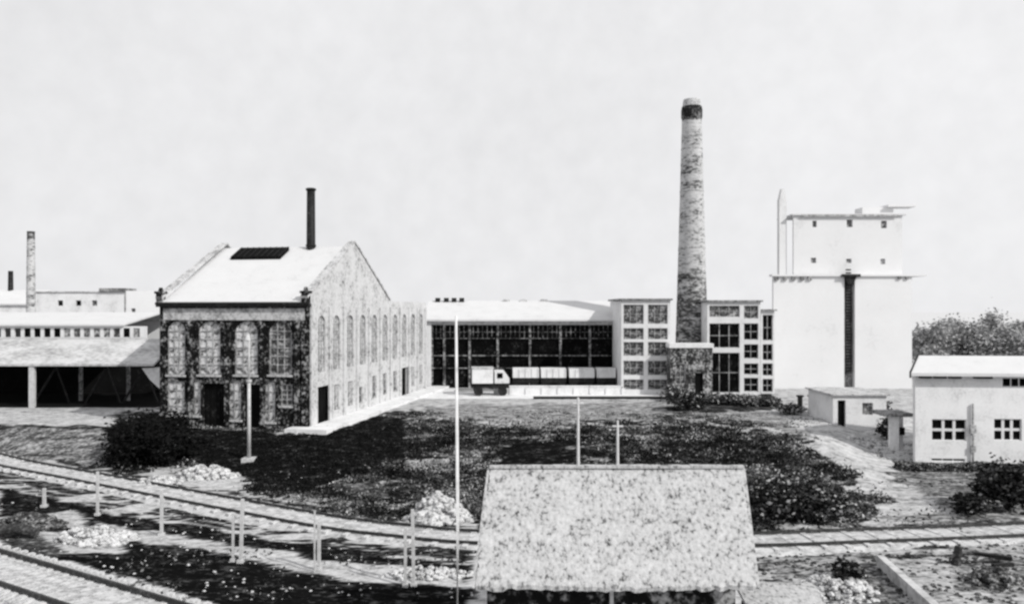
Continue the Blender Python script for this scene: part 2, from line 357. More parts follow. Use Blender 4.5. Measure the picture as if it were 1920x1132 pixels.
# gable wall (outer face at local x = 0, runs along local +y)
RG = Matrix.Rotation(math.radians(90), 4, 'Z')             # wall x -> +y, wall y(depth) -> -x
gh = []; gw = []; gdoors = [(1.45, 4.1, 2.85), (20.2, 22.6, 2.85)]
for i in range(10):
    c = 2.1 + i * 2.75
    gh.append((c - .68, c + .68, 3.9, 8.05)); gw.append((c, 3.9, 1.36, 4.15, 3, 7, True, 'pale_pane'))
for i in range(10):
    c = 2.1 + i * 2.75
    if i in (0, 7): continue
    if i == 3: c = 9.7; gh.append((c - .55, c + .55, .7, 2.1)); gw.append((c, .7, 1.1, 1.4, 2, 2, False, 'dark_pane')); continue
    gh.append((c - .5, c + .5, .8, 2.75)); gw.append((c, .8, 1.0, 1.95, 2, 4, False, 'grey_pane' if i in (4, 5, 6) else 'pale_pane'))
for a_, b_, t_ in gdoors: gh.append((a_, b_, base, t_))
m = MB().wall(EXT - .46, EH + .35 - base, gh, .42, M=RG, x0=.46, z0=base)
for c, z, wd, ht, a, b, ar, pm in gw:
    if ar: m.spandrel(c - wd / 2, c + wd / 2, z + ht, .42, M=RG)
m.prism([(-.3, EH + .352), (GW + .3, EH + .352), (8.5, RH + .45)], -.42, 0, 'x')
m.box(-.42, 0, -.004, .455, EH + .003, EH + .35)
m.build('gable_wall', M['gable_wall'], hall)
for c, z, wd, ht, a, b, ar, pm in gw:
    make_window(hall, (-.09, c, z), math.radians(90), wd, ht, a, b, M['muntin'], M[pm], ar, .06, .08, 'arched_window' if ar else 'window')
for a_, b_, t_ in gdoors:
    d = MB().box(-.36, -.30, a_, b_, base, t_)
    for k in range(4): yy_ = a_ + (b_ - a_) * (k + .5) / 4; d.box(-.298, -.27, yy_ - .04, yy_ + .04, base + .9, t_ - .1)
    d.build('door', M['black'], hall)
# pilaster strips on the gable side
pg = MB()
for i in range(11):
    c = .75 + i * 2.75
    if i == 0: c = .3
    pg.box(.003, .13, c - .22, c + .22, base, EH - .2)
pg.build('pilaster', M['gable_wall'], hall)
# rear walls
MB().box(-LW, -LW + .42, .46, EXT, base, EH).prism([(0, EH + .003), (GW, EH + .003), (8.5, RH + .2)], -LW, -LW + .42, 'x').build('rear_wall', M['gable_wall'], hall)
MB().box(-LW + .43, -.43, EXT - .42, EXT, base, EH).build('rear_wall', M['gable_wall'], hall)
def slope(ya, za, yb, zb, x0, x1, th=.18):
    return MB().prism([(ya, za), (yb, zb), (yb, zb + th), (ya, za + th)], x0, x1, 'x')
slope(-.35, EH - .02, 8.5, RH, -LW + .44, -.44).build('roof', M['white_roof'], hall)
slope(8.505, RH, GW, EH, -LW + .44, -.44).build('roof', M['white_roof'], hall)
MB().box(-LW + .44, -.44, GW + .05, EXT - .44, EH - .2, EH + .02).build('flat_roof', M['white_roof'], hall)
for xa, xb in ((-LW - .08, -LW + .5), (-.5, .08)):
    cp = MB().prism([(-.4, EH + .4), (8.5, RH + .5), (8.5, RH + .66), (-.4, EH + .56)], xa, xb, 'x').prism([(8.505, RH + .5), (GW + .4, EH + .4), (GW + .4, EH + .56), (8.505, RH + .66)], xa, xb, 'x')
    cp.build('coping', M['band'], hall)
for x in (-LW + .2, -.2):
    f = MB().box(x - .24, x + .24, -.40, .1, EH + .07, EH + .75).box(x - .32, x + .32, -.48, .18, EH + .752, EH + .92); f.tube([(x, -.15, EH + .92), (x, -.15, EH + 1.2)], [.2, .12], 8)
    f.build('corner_finial', M['brick_dark'], hall)
# roof lantern: long dark skylight just below the ridge
y0, y1 = 6.3, 7.9; zz = lambda y: EH + (RH - EH) * (y / 8.5) + .18
sk = MB(); sk.prism([(y0, zz(y0) - .1), (y1, zz(y1) - .1), (y1, zz(y1) + .30), (y0, zz(y0) + .30)], -9.7, -5.4, 'x')
lan = sk.build('roof_lantern', M['black'], hall)
bars = MB()
for k in range(9): x = -9.6 + k * .51; bars.prism([(y0 - .02, zz(y0) + .302), (y1, zz(y1) + .302), (y1, zz(y1) + .34), (y0 - .02, zz(y0) + .34)], x, x + .05, 'x')
bars.build('glazing_bar', M['iron'], lan)
stp = Vector((X_(583, 65.5), 65.5, 0)) - A; stp.rotate(Matrix.Rotation(-TH, 3, 'Z'))
zt = Z_(353, 65.5) - 1.5
st = MB().tube([(stp.x, stp.y, RH - .6), (stp.x, stp.y, RH + .1), (stp.x, stp.y, zt)], [.40, .36, .33], 14)
for z in (RH + .2, zt - .18): st.tube([(stp.x, stp.y, z), (stp.x, stp.y, z + .14)], [.42, .42], 14)
st.build('iron_stack', M['iron'], hall, True)
# pale raised walkway beside the gable
MB().box(.003, 1.9, -1.4, 31, -1.1, .22).box(-1.2, .002, -1.4, -.2, -1.1, .22).build('loading_platform', M['white_wall'], hall)

# ------------------------------------------------------------------ long glazed hall
D = 86.7
gl = thing('glazed_hall', 'long low hall with black glazed front and pale roof, behind the white freight wagons', 'factory building', (X_(800, D), D, 1.5))
W = X_(1163, D) - X_(800, D); EHh = Z_(602, D) - 1.5
mull = [0.55, 1.9, 4.65, 7.7, 11.2, 14.5, 17.7, W - .15]
MB().box(.5, W - .3, .3, .36, -.3, EHh - .4).build('glazing', M['dark_pane'], gl)
for x in mull[:-1]:
    MB().box(x - .12, x + .12, .05, .29, -.3, EHh - .4).build('mullion', M['mullion'], gl)
for z, hgt in ((3.45, .10), (2.1, .08), (EHh - 1.9, .06)):
    MB().box(.5, W - .3, .12, .26, z, z + hgt).build('transom', M['mullion'], gl)
fine = MB().box(.5, W - .3, .21, .27, EHh - 1.2, EHh - 1.16)
for k in range(1, 40):
    x = .5 + (W - .8) * k / 40
    if min(abs(x - q) for q in mull) > .2: fine.box(x - .025, x + .025, .2, .28, EHh - 1.8, EHh - .41)
fine.build('glazing_bar', M['mullion'], gl)
MB().box(-.3, .5, -.1, .6, -.4, EHh - .1).build('end_pier', M['white_wall'], gl)
MB().box(-.3, W, 0, .5, EHh - .4, EHh).build('lintel', M['far_roof'], gl)
MB().box(-.3, W, 14.5, 15, -.4, EHh).build('rear_wall', M['white_wall'], gl)
MB().box(.55, W, .37, 14.4, -.1, .05).build('floor_slab', M['black'], gl)  # black floor colour stands for the dim interior
rf = MB().prism([(-.5, EHh + .003), (7.3, EHh + 2.1), (15.5, EHh + .003), (15.5, EHh + .2), (7.3, EHh + 2.3), (-.5, EHh + .2)], -.5, W, 'x').build('roof', M['white_roof'], gl)
for x in (.3, 1.3, 2.2, 3.1): MB().box(x, x + .55, 6.6, 7.1, EHh + 1.9, EHh + 2.62).build('roof_vent', M['iron'], rf)
for x in (8.2, 10.2, 12.6): MB().box(x, x + .8, 6.9, 7.6, EHh + 2.0, EHh + 2.46).build('roof_vent', M['band'], rf)

# ------------------------------------------------------------------ concrete framed buildings
def framed(name, label, px0, px1, cols, rows, D, ytop, ybase, panes, depth=9, mats=None):
    t = thing(name, label, 'factory building', (X_(px0, D), D, 1.5)); x0 = X_(px0, D)
    W = X_(px1, D) - x0; H = Z_(ytop, D) - 1.5
    hs = []
    for ci, (a, b) in enumerate(cols):
        for ri, (c, d) in enumerate(rows if not isinstance(rows[0], list) else rows[ci]):
            hs.append((X_(a, D) - x0, X_(b, D) - x0, max(Z_(d, D) - 1.5, .15), Z_(c, D) - 1.5, ci, ri))
    MB().wall(W, H + .4, [h[:4] for h in hs], .3, z0=-.4).build('concrete_frame', M['frame_white'], t)
    for h in hs:
        pm = panes(h[4], h[5])
        make_window(t, ((h[0] + h[1]) / 2, .14, h[2]), 0, h[1] - h[0], h[3] - h[2], 3 if h[1] - h[0] > 1.6 else 2, 2, M['muntin'], M[pm], False, .06, .06)
    MB().box(0, .3, .31, depth, -.4, H - .05).box(W - .3, W, .31, depth, -.4, H - .05).box(.31, W - .31, depth - .3, depth, -.4, H - .05).build('side_wall', M['white_wall'], t)
    MB().box(-.25, W + .2, -.25, depth + .1, H + .003, H + .18).build('roof', M['concrete_dark'], t)
    return t
R5 = [(571, 607), (615, 636), (641, 667), (676, 703), (711, 730)]
framed('framed_building', 'pale concrete grid building of small grey windows left of the tall brick chimney', 1165, 1257, [(1169, 1207), (1215, 1252)], R5, 80, 563, 740, lambda c, r: 'grey_pane')
RA = [(573, 594), (606, 652), (661, 736)]; RB = [(573, 597), (606, 637), (645, 672), (681, 702), (708, 734)]
framed('framed_building', 'concrete grid building with black window openings right of the tall brick chimney', 1326, 1426, [(1330, 1387), (1395, 1422)], [RA, RB], 80, 566, 740, lambda c, r: 'grey_pane' if r == 0 else 'dark_pane')
framed('stair_block', 'narrow low block with black openings between the framed building and the white silo', 1427, 1452, [(1430, 1449)], [(590, 638), (645, 675), (681, 704), (710, 736)], 81, 583, 740, lambda c, r: 'dark_pane', depth=5)
# boiler annex in front of the chimney
D = 78
t = thing('boiler_annex', 'low mottled annex with bright flat roof at the foot of the tall brick chimney', 'outbuilding', (X_(1257, D), D, 1.5))
W = X_(1336, D) - X_(1257, D); H = Z_(652, D) - 1.5
MB().wall(W, H + .4, [(.5, 1.5, 1.2, 3.2), (2.4, 3.2, -.4, 2.3)], .3, z0=-.4).box(0, .3, .301, 4, -.4, H).box(W - .3, W, .301, 4, -.4, H).build('wall', M['annex_wall'], t)
MB().box(-.1, W + .1, -.1, 1.9, H + .003, H + .42).build('roof', M['white_wall'], t)
make_window(t, (1.0, .12, 1.2), 0, 1, 2, 2, 3, M['muntin'], M['grey_pane'])
MB().box(2.4, 3.2, .2, .26, -.4, 2.3).build('door', M['black'], t)

# ------------------------------------------------------------------ chimneys
def chimney(name, label, px, D, ybase, ytop, w0, w1, zb=1.5, dark=(.35, .25), cap=True):
    t = thing(name, label, 'chimney', (X_(px, D), D, zb)); H = Z_(ytop, D) - zb; r0 = w0 / F * D / 2; r1 = w1 / F * D / 2
    n = 24; m_ = 90; vs = []; fs = []; tn = []
    for i in range(m_ + 1):
        u = i / m_; r = r0 + (r1 - r0) * (u ** .9)
        for k in range(n):
            a = 2 * math.pi * k / n; rr = r * (1 + random.uniform(-.004, .004)) + (.02 if i % 9 == 0 else 0)
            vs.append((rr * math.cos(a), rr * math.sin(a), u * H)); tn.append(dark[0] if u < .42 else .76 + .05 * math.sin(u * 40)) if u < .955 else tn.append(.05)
    for i in range(m_):
        for k in range(n): b = i * n + k; c = i * n + (k + 1) % n; fs.append((b, c, c + n, b + n))
    fs.append(tuple(m_ * n + k for k in range(n)))
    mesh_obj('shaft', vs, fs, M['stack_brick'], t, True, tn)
    if cap:
        c = MB().tube([(0, 0, H * .955), (0, 0, H * .965), (0, 0, H * .99), (0, 0, H + .06)], [r1 * 1.03, r1 * 1.12, r1 * 1.12, r1 * 1.05], 24)
        c.build('cap', M['soot_cap'], t)
        MB().tube([(0, 0, H + .065), (0, 0, H + .8)], [r1 * .98, r1 * .9], 24).build('rim', M['band'], t)
        b = MB(); 
        for u in (.50, .70, .85): r = (r0 + (r1 - r0) * u ** .9) * 1.02; b.tube([(0, 0, u * H), (0, 0, u * H + .12)], [r, r], 24)
        b.build('iron_band', M['muntin'], t)
    return t
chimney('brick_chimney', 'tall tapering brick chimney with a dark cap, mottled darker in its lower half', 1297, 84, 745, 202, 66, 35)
chimney('brick_chimney', 'thin grey chimney at the far left standing behind the open shed', 58, 88, 590, 434, 19, 13, cap=False)

# ------------------------------------------------------------------ white silo
D = 86
si = thing('grain_silo', 'huge white silo block with a dark vertical gap and narrower headhouse on top', 'silo', (X_(1450, D), D, 1.5)); x0 = X_(1450, D)
def SXp(px): return X_(px, D) - x0
def SZp(py): return Z_(py, D) - 1.5
TZ = SZp(518)
MB().wall(SXp(1583), TZ + .4, [(SXp(a), SXp(b), SZp(d), SZp(c)) for a, b, c, d in [(1497, 1506, 735, 757), (1517, 1528, 742, 752), (1544, 1551, 740, 752)]], .4, z0=-.4).build('silo_bin', M['silo'], si)
MB().add([(0, .401, -.4), (SXp(1583), .401, -.4), (SXp(1583), 6, -.4), (2.05, 6, -.4), (0, .401, TZ), (SXp(1583), .401, TZ), (SXp(1583), 6, TZ), (2.05, 6, TZ)], [(3, 2, 1, 0), (4, 5, 6, 7), (0, 1, 5, 4), (1, 2, 6, 5), (2, 3, 7, 6), (3, 0, 4, 7)]).build('silo_bin', M['silo'], si)
MB().box(SXp(1603), SXp(1710), 0, 6, -.4, TZ).build('silo_bin', M['silo'], si)
MB().box(SXp(1583) + .003, SXp(1603) - .003, .55, 5.5, -.4, TZ - .1).build('gap_wall', M['concrete_dark'], si)
lad = MB()
for k in range(34): z = 1.8 + k * .33; lad.box(SXp(1588), SXp(1598), .3, .36, z, z + .16)
lad.box(SXp(1587), SXp(1588.6), .28, .38, 1.6, TZ - .3); lad.box(SXp(1597.4), SXp(1599), .28, .38, 1.6, TZ - .3)
lad.build('ladder', M['iron'], si)
MB().box(SXp(1576), SXp(1610), -.5, .2, TZ - .05, TZ + .22).prism([(SXp(1582), TZ - .06), (SXp(1604), TZ - .06), (SXp(1598), TZ - .9), (SXp(1588), TZ - .9)], -.3, .25).build('hopper', M['iron'], si)
MB().box(-.2, SXp(1583) - .4, -.25, .8, TZ + .003, TZ + .2).box(SXp(1612), SXp(1736), -.25, 6.2, TZ + .003, TZ + .2).build('cornice', M['silo'], si)
br = MB()
for px in (1452, 1468, 1484, 1500, 1514): br.box(SXp(px), SXp(px + 7), -.22, -.003, TZ - .42, TZ - .02)
for px in (1683, 1697): br.box(SXp(px), SXp(px + 6), -.22, -.003, TZ - .3, TZ - .02)
br.build('bracket', M['concrete_dark'], si)
HZ = SZp(402)
MB().wall(SXp(1700) - SXp(1494), HZ - TZ - .21, [(SXp(a), SXp(b), SZp(d), SZp(c)) for a, b, c, d in [(1527, 1537, 482, 492), (1594, 1604, 484, 492), (1659, 1668, 484, 494), (1530, 1538, 412, 424), (1595, 1606, 410, 424), (1660, 1671, 412, 426)]],
          .3, Matrix.Translation((0, 1, 0)), x0=SXp(1494), z0=TZ + .205).build('headhouse', M['silo'], si)
MB().add([(a_, b_, c_) for c_ in (TZ + .205, HZ) for a_, b_ in ((SXp(1494), 1.31), (SXp(1700), 1.31), (SXp(1700), 5.5), (SXp(1494) + 1.6, 5.5))], [(3, 2, 1, 0), (4, 5, 6, 7), (0, 1, 5, 4), (1, 2, 6, 5), (2, 3, 7, 6), (3, 0, 4, 7)]).build('headhouse', M['silo'], si)
for a, c, b_, d in [(1530, 412, 1538, 424), (1595, 410, 1606, 424), (1660, 412, 1671, 426)]:
    MB().box(SXp(a), SXp(b_), 1.22, 1.29, SZp(d), SZp(c)).build('window', M['grey_pane'], si)
for a, c, b_, d in [(1527, 482, 1537, 492), (1594, 484, 1604, 492), (1659, 484, 1668, 494)]:
    MB().box(SXp(a), SXp(b_), 1.22, 1.29, SZp(d), SZp(c)).build('window', M['muntin'], si)
MB().box(SXp(1490), SXp(1706), .75, 5.8, HZ + .003, HZ + .16).build('headhouse_roof', M['white_roof'], si)
MB().box(SXp(1508), SXp(1690), .72, .76, HZ - .16, HZ + .06).build('roof_edge', M['muntin'], si)
MB().box(SXp(1640), SXp(1700), 3, 5, HZ + .165, SZp(382)).build('lift_housing', M['silo'], si)
MB().box(SXp(1686), SXp(1740), 2.5, 4.4, SZp(382) + .003, SZp(380) + .12).build('lift_housing_roof', M['silo'], si)
MB().box(SXp(1470), SXp(1484), 1.5, 2.2, TZ + .21, SZp(372)).prism([(SXp(1470), SZp(372) + .003), (SXp(1484), SZp(372) + .003), (SXp(1479), SZp(350)), (SXp(1475), SZp(350))], 1.5, 2.2).build('elevator_tower', M['silo'], si)
for a, b, c, d in [(1497, 1506, 735, 757), (1517, 1528, 742, 752), (1544, 1551, 740, 752)]:
    MB().box(SXp(a), SXp(b), .3, .36, SZp(d), SZp(c)).build('dark_opening_panel', M['black'], si)  # black panels stand in for the dark depth of the openings
# low white annex in front of the silo
D = 60
t = thing('low_annex', 'low white annex with flat grey roof edge and dark doorways in front of the silo', 'outbuilding', (X_(1562, D), D, 1.5))
W = X_(1662, D) - X_(1562, D); H = Z_(741, D) - 1.5
MB().wall(W, H + 1.2, [(.35, .95, -.3, 1.7), (2.2, 3.0, .6, 1.5)], .3, z0=-1.2).box(0, .3, .301, 5, -1.2, H).box(W - .3, W, .301, 5, -1.2, H).box(.301, W - .301, 4.7, 5, -1.2, H).build('wall', M['white_wall'], t)
MB().box(-.2, W + .2, -.2, 5.2, H + .003, H + .12).build('roof', M['band'], t)
MB().box(.35, .95, .2, .25, -.3, 1.7).build('door', M['black'], t)
MB().box(2.2, 3.0, .2, .25, .6, 1.5).build('window', M['grey_pane'], t)
# three small dark concrete bays (loading piers) at the silo foot
for i, px in enumerate((1500, 1521, 1547)):
    p = gp(px, 768); o = MB().box(-.16, .16, -.16, .16, -.3, 1.1).box(-.24, .24, -.24, .24, 1.101, 1.25).build('bollard', M['iron'] if i != 2 else M['concrete_dark'])
    o.location = p; tag(o, ['stubby dark bollard at the silo foot, nearest the stair block', 'middle of the three stubby bollards at the silo foot', 'greyish stubby bollard beside the low white annex'][i], 'bollard', 'bollards at the silo foot')

# ------------------------------------------------------------------ left works: open shed and pale buildings
D = 69
sh = thing('open_shed', 'wide open-fronted shed with pale roof and clerestory strip, dark inside, behind the low grey store', 'shed', (X_(0, D), D, 1.5)); x0 = X_(0, D)
xa = -18; xb = X_(288, D) - x0
e = Z_(685, D) - 1.5; m1 = Z_(638, 74) - 1.5; m2 = Z_(611, 74) - 1.5; top = Z_(588, 82) - 1.5
MB().prism([(0, e - .05), (5, m1), (5, m1 + .16), (0, e + .14)], xa, xb, 'x').build('lower_roof', M['far_roof'], sh)
MB().prism([(4.9, m2), (13, top), (13, top + .16), (4.9, m2 + .16)], xa, xb - 5, 'x').build('upper_roof', M['white_roof'], sh)
MB().prism([(13.003, top), (24, e), (24, e + .16), (13.003, top + .16)], xa, xb - 5, 'x').build('rear_roof', M['far_roof'], sh)
cw = MB().wall(xb - 3 - xa, m2 - m1 - .2, [(xa + .35 + k * .92, xa + .95 + k * .92, m1 + .3, m2 - .2) for k in range(int((xb - 3.6 - xa) / .92))], .2, Matrix.Translation((0, 5.2, 0)), x0=xa, z0=m1 + .17)
cw.build('clerestory_wall', M['frame_white'], sh)
for k in range(int((xb - 3.6 - xa) / .92)):
    if xa + k * .92 < -2: continue
    MB().box(xa + .35 + k * .92, xa + .95 + k * .92, 5.28, 5.34, m1 + .3, m2 - .2).build('pane', M['dark_pane'] if random.random() < .35 else M['grey_pane'], sh)
MB().box(xa, xb, 12, 12.3, -.3, m1 - .3).build('rear_wall', M['black'], sh)  # shade inside the shed put into the black of back wall and floor
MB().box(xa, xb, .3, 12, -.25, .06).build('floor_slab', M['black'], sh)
for px in (-150, 57): 
    x = X_(px, D) - x0; MB().box(x - .22, x + .22, .1, .45, -.3, e - .06).build('post', M['post'], sh)
for x in (4.2, 8.6): MB().box(x - .12, x + .12, 5, 5.3, -.2, m1 - .3).build('post', M['concrete_dark'], sh)
bb = MB()
for x in (1.0, 5.6, 9.0): bb.bar((x, 3.2, 0), (x + 1.9, 3.4, 3.3), .16); bb.bar((x + 3.2, 3.2, 0.1), (x + 1.9, 3.4, 3.3), .12)
bb.build('brace', M['iron'], sh)
bw_ = MB(); x1 = X_(262, D) - x0
bw_.add([(x1, .4, 3.4), (xb + .6, .4, 3.5), (xb + .6, .4, 1.4), (x1 + .7, .4, 2.4), (x1, .6, 3.4), (xb + .6, .6, 3.5), (xb + .6, .6, 1.4), (x1 + .7, .6, 2.4)], [(0, 1, 2, 3), (7, 6, 5, 4), (0, 4, 5, 1), (1, 5, 6, 2), (2, 6, 7, 3), (3, 7, 4, 0)])
bw_.build('bright_gap_panel', M['white_wall'], sh)  # white sheet added in place of the bright gap at the shed end

D = 84
t = thing('white_block', 'plain white block with one tiny window just left of the brick hall', 'factory building', (X_(236, D), D, 1.5)); W = X_(320, D) - X_(236, D)
MB().wall(W, Z_(545, D) - 1.5, [(.55, 1.0, Z_(585, D) - 1.5, Z_(578, D) - 1.5)], .3).box(0, W, .301, 7, 0, Z_(545, D) - 1.5).build('wall', M['silo'], t)
MB().box(.55, 1.0, .2, .26, Z_(585, D) - 1.5, Z_(578, D) - 1.5).build('window', M['grey_pane'], t)
MB().box(-.06, W, -.12, -.003, Z_(600, D) - 1.5, Z_(596, D) - 1.5).box(-.12, -.003, -.1, 6, Z_(598, D) - 1.5, Z_(548, D) - 1.5).build('string_course', M['concrete_dark'], t)
D = 96
t = thing('white_workshop', 'long white workshop with three small dark windows right of the thin chimney', 'factory building', (X_(64, D), D, 1.5)); W = X_(236, D) - X_(64, D); H = Z_(548, D) - 1.5
ws = [(X_(p - 5, D) - X_(64, D), X_(p + 5, D) - X_(64, D), Z_(573, D) - 1.5, Z_(563, D) - 1.5) for p in (113, 147, 177)]
MB().wall(W, H, ws, .3).box(0, W, .301, 8, 0, H).build('wall', M['white_wall'], t)
for i, h in enumerate(ws): MB().box(h[0], h[1], .2, .26, h[2], h[3]).build('window', M['dark_pane'] if i < 2 else M['grey_pane'], t)
MB().box(-.1, W, -.15, 8, H + .003, H + .12).build('roof_edge', M['band'], t)
MB().box(X_(188, D) - X_(64, D), W + .1, -.3, 2.5, H + .125, H + .5).build('roof_vent', M['concrete_dark'], t)
D = 104
t = thing('pale_house', 'pale gable-roofed building at the left edge with a small dark stack', 'factory building', (X_(-60, D), D, 1.5)); W = X_(56, D) - X_(-60, D)
hb = Z_(572, D) - 1.5; ht = Z_(545, D) - 1.5
MB().box(0, W, 0, 8, 0, hb).build('wall', M['white_wall'], t)
rr = MB().prism([(-.3, hb + .003), (4, ht), (8.3, hb + .003), (8.3, hb + .2), (4, ht + .2), (-.3, hb + .2)], -.3, W + .3, 'x').build('roof', M['white_roof'], t)
xs_ = X_(20, D + 4) - X_(-60, D); MB().tube([(xs_, 4, ht - .2), (xs_, 4, Z_(508, D + 4) - 1.5)], [.34, .30], 10).build('stack', M['iron'], rr)

# ------------------------------------------------------------------ yard in front of the glazed hall
D = 80
MBw = MB()
n_ = 9; xw0 = X_(928, D); xw1 = X_(1168, D)
MBw.box(xw0, xw1, D, D + .3, 1.3, Z_(725, D)).box(xw0 - .05, xw1 + .05, D - .05, D + .35, Z_(725, D) + .003, Z_(724, D) + .06)
for k in range(n_): x = xw0 + (xw1 - xw0) * k / (n_ - 1); MBw.box(x - .15, x + .15, D - .1, D - .003, 1.3, Z_(725, D) - .1)
tag(MBw.build('low_wall', M['white_wall']), 'long low white wall in front of the freight wagons', 'wall')
def wagon(px0, px1, label, first=None):
    D = 83; t = thing('freight_wagon', label, 'wagon', (X_((px0 + px1) / 2, D), D, 1.62), 0, 'wagons in front of the glazed hall'); L = X_(px1, D) - X_(px0, D) - .15
    zb = Z_(708, D) - 1.62; zt_ = Z_(691, D) - 1.62
    b = MB().box(-L / 2, L / 2, 0, 2, zb, zt_)
    for k in range(5): x = -L / 2 + .06 + (L - .12) * k / 4; b.box(x - .05, x + .05, -.06, -.003, zb + .02, zt_ - .02)
    b.build('wagon_body', M['white_wall'], t)
    MB().box(-L / 2, L / 2, .1, 1.9, zb - .55, zb - .003).build('underframe', M['iron'], t)
    for x in (-L * .32, L * .32):
        MB().tube([(x, .15, .42), (x, .32, .42)], [.42, .42], 16).build('wheel', M['iron'], t); MB().tube([(x, 1.68, .42), (x, 1.85, .42)], [.42, .42], 16).build('wheel', M['iron'], t)
    return t
wagon(960, 1012, 'white freight wagon next to the pale lorry'); wagon(1013, 1063, 'second white freight wagon from the pale lorry')
wagon(1066, 1116, 'third white freight wagon from the pale lorry'); wagon(1118, 1156, 'short white freight wagon nearest the framed building')
rt = thing('railway_track', 'railway siding under the white freight wagons', 'railway track')
for y in (83.2, 84.8): MB().box(-6, 14, y - .04, y + .04, 1.5, 1.615).build('rail', M['rail'], rt)
D = 78.5; p = (X_(918, D), D, 1.5)
lo = thing('lorry', 'pale lorry with boxy load parked left of the freight wagons', 'lorry', p, math.radians(4))
MB().box(-1.7, .35, 0, 2.0, 1.25, 2.65).build('cargo_box', M['white_wall'], lo)
MB().box(-1.75, .4, -.05, 2.05, 2.653, 2.78).build('cargo_cover', M['band'], lo)
MB().box(-1.7, 1.95, .25, 1.75, .75, 1.24).build('chassis', M['iron'], lo)
cabm = MB().prism([(.5, 1.245), (1.95, 1.245), (1.95, 1.75), (1.45, 2.45), (.5, 2.45)], .1, 1.9).build('cab', M['frame_white'], lo)
MB().box(.75, 1.3, .06, .098, 1.75, 2.25).build('side_window', M['dark_pane'], cabm)
for x in (-1.1, 1.3):
    for y in (.1, 1.55): MB().tube([(x, y, .45), (x, y + .3, .45)], [.45, .45], 16).build('wheel', M['iron'], lo)
MB().box(X_(1000, 76) , X_(1262, 76), 76, 76.14, 1.45, 1.75).build('kerb', M['iron'])
tag(bpy.data.objects['kerb'], kind='structure')
# pale yard slab, sheet above the ground
vv = []; 
ys = MB()
for i in range(30):
    xa_ = -9 + i * 1.0
    ys.box(xa_, xa_ + 1.0, 76.3, 86, 1.40, 1.512)
tag(mesh_obj('pavement', [(-11, 76.2, 1.515), (19, 76.2, 1.515), (19, 86, 1.515), (-11, 86, 1.515)], [(0, 1, 2, 3)], M['white_wall']), kind='structure')

# ------------------------------------------------------------------ white house at the right
D = 51.5; hx = X_(1716, D)
ho = thing('white_house', 'two-storey white house with pale roof and three-part windows at the right edge', 'house', (hx, D, 0), math.radians(-5))
EZ = Z_(704, D); W = 13.0
def HX(px): return X_(px, D) - hx
SK = .56                                                    # the end wall is skewed to lie along the camera's view line
def skew(mb): mb.v = [(a + SK * b * max(0, 1 - a / 8), b, c) for a, b, c in mb.v]; return mb
hw_ = [(HX(1746), HX(1808), Z_(825, D), Z_(785, D), 3, 2), (HX(1857), HX(1906), Z_(823, D), Z_(783, D), 3, 2), (HX(1872), HX(1918), Z_(724, D), Z_(706, D) - .02, 3, 1), (HX(1745), HX(1806), Z_(864, D), Z_(858, D), 3, 1), (HX(1970), HX(2030), Z_(825, D), Z_(785, D), 4, 3)]
MB().wall(W, EZ + .3, [h[:4] for h in hw_], .35, z0=-.3).build('wall', M['white_wall'], ho)
skew(MB().box(0, .35, .351, 4.6, -.3, EZ).box(W - .35, W, .351, 4.6, -.3, EZ).box(.351, W - .351, 4.3, 4.6, -.3, EZ).prism([(0, EZ + .003), (4.6, EZ + .003), (2.3, EZ + 1.0)], 0, .3, 'x')).build('side_wall', M['white_wall'], ho)
for i, h in enumerate(hw_):
    make_window(ho, ((h[0] + h[1]) / 2, .08, h[2]), 0, h[1] - h[0], h[3] - h[2], h[4], h[5], M['frame_white'], M['dark_pane'], False, .17 if i in (0, 1) else .06, .05)
rz_ = Z_(666, D + 2.3)
skew(MB().prism([(-.55, EZ + .02), (2.3, rz_ - .2), (2.3, rz_), (-.55, EZ + .22)], -.15, W + .4, 'x')).build('roof', M['white_roof'], ho)
skew(MB().prism([(2.303, rz_ - .2), (5.1, EZ + .02), (5.1, EZ + .22), (2.303, rz_)], -.15, W + .4, 'x')).build('roof', M['white_roof'], ho)
skew(MB().prism([(-.55, EZ - .1), (2.3, rz_ - .32), (2.3, rz_ + .06), (-.55, EZ + .28)], -.26, -.153, 'x')).build('bargeboard', M['iron'], ho)
ev = MB()
for a, b in ((1722, 1742), (1748, 1768), (1775, 1795), (1820, 1850)): ev.box(HX(a), HX(b), -.35, -.003, EZ - .14, EZ - .01)
ev.build('eave_shadow', M['iron'], ho)  # dark strips added as the broken shadow line under the eaves
dp = MB().tube([(HX(1818), -.12, .0), (HX(1818), -.12, Z_(755, D))], [.07, .07], 8); dp.box(HX(1813), HX(1823), -.2, -.003, Z_(810, D), Z_(795, D)); dp.box(HX(1814), HX(1822), -.2, -.003, .9, 1.3)
dp.build('drainpipe', M['muntin'], ho)
MB().box(-.1, W, -.1, -.003, -.3, .22).build('plinth', M['band'], ho)
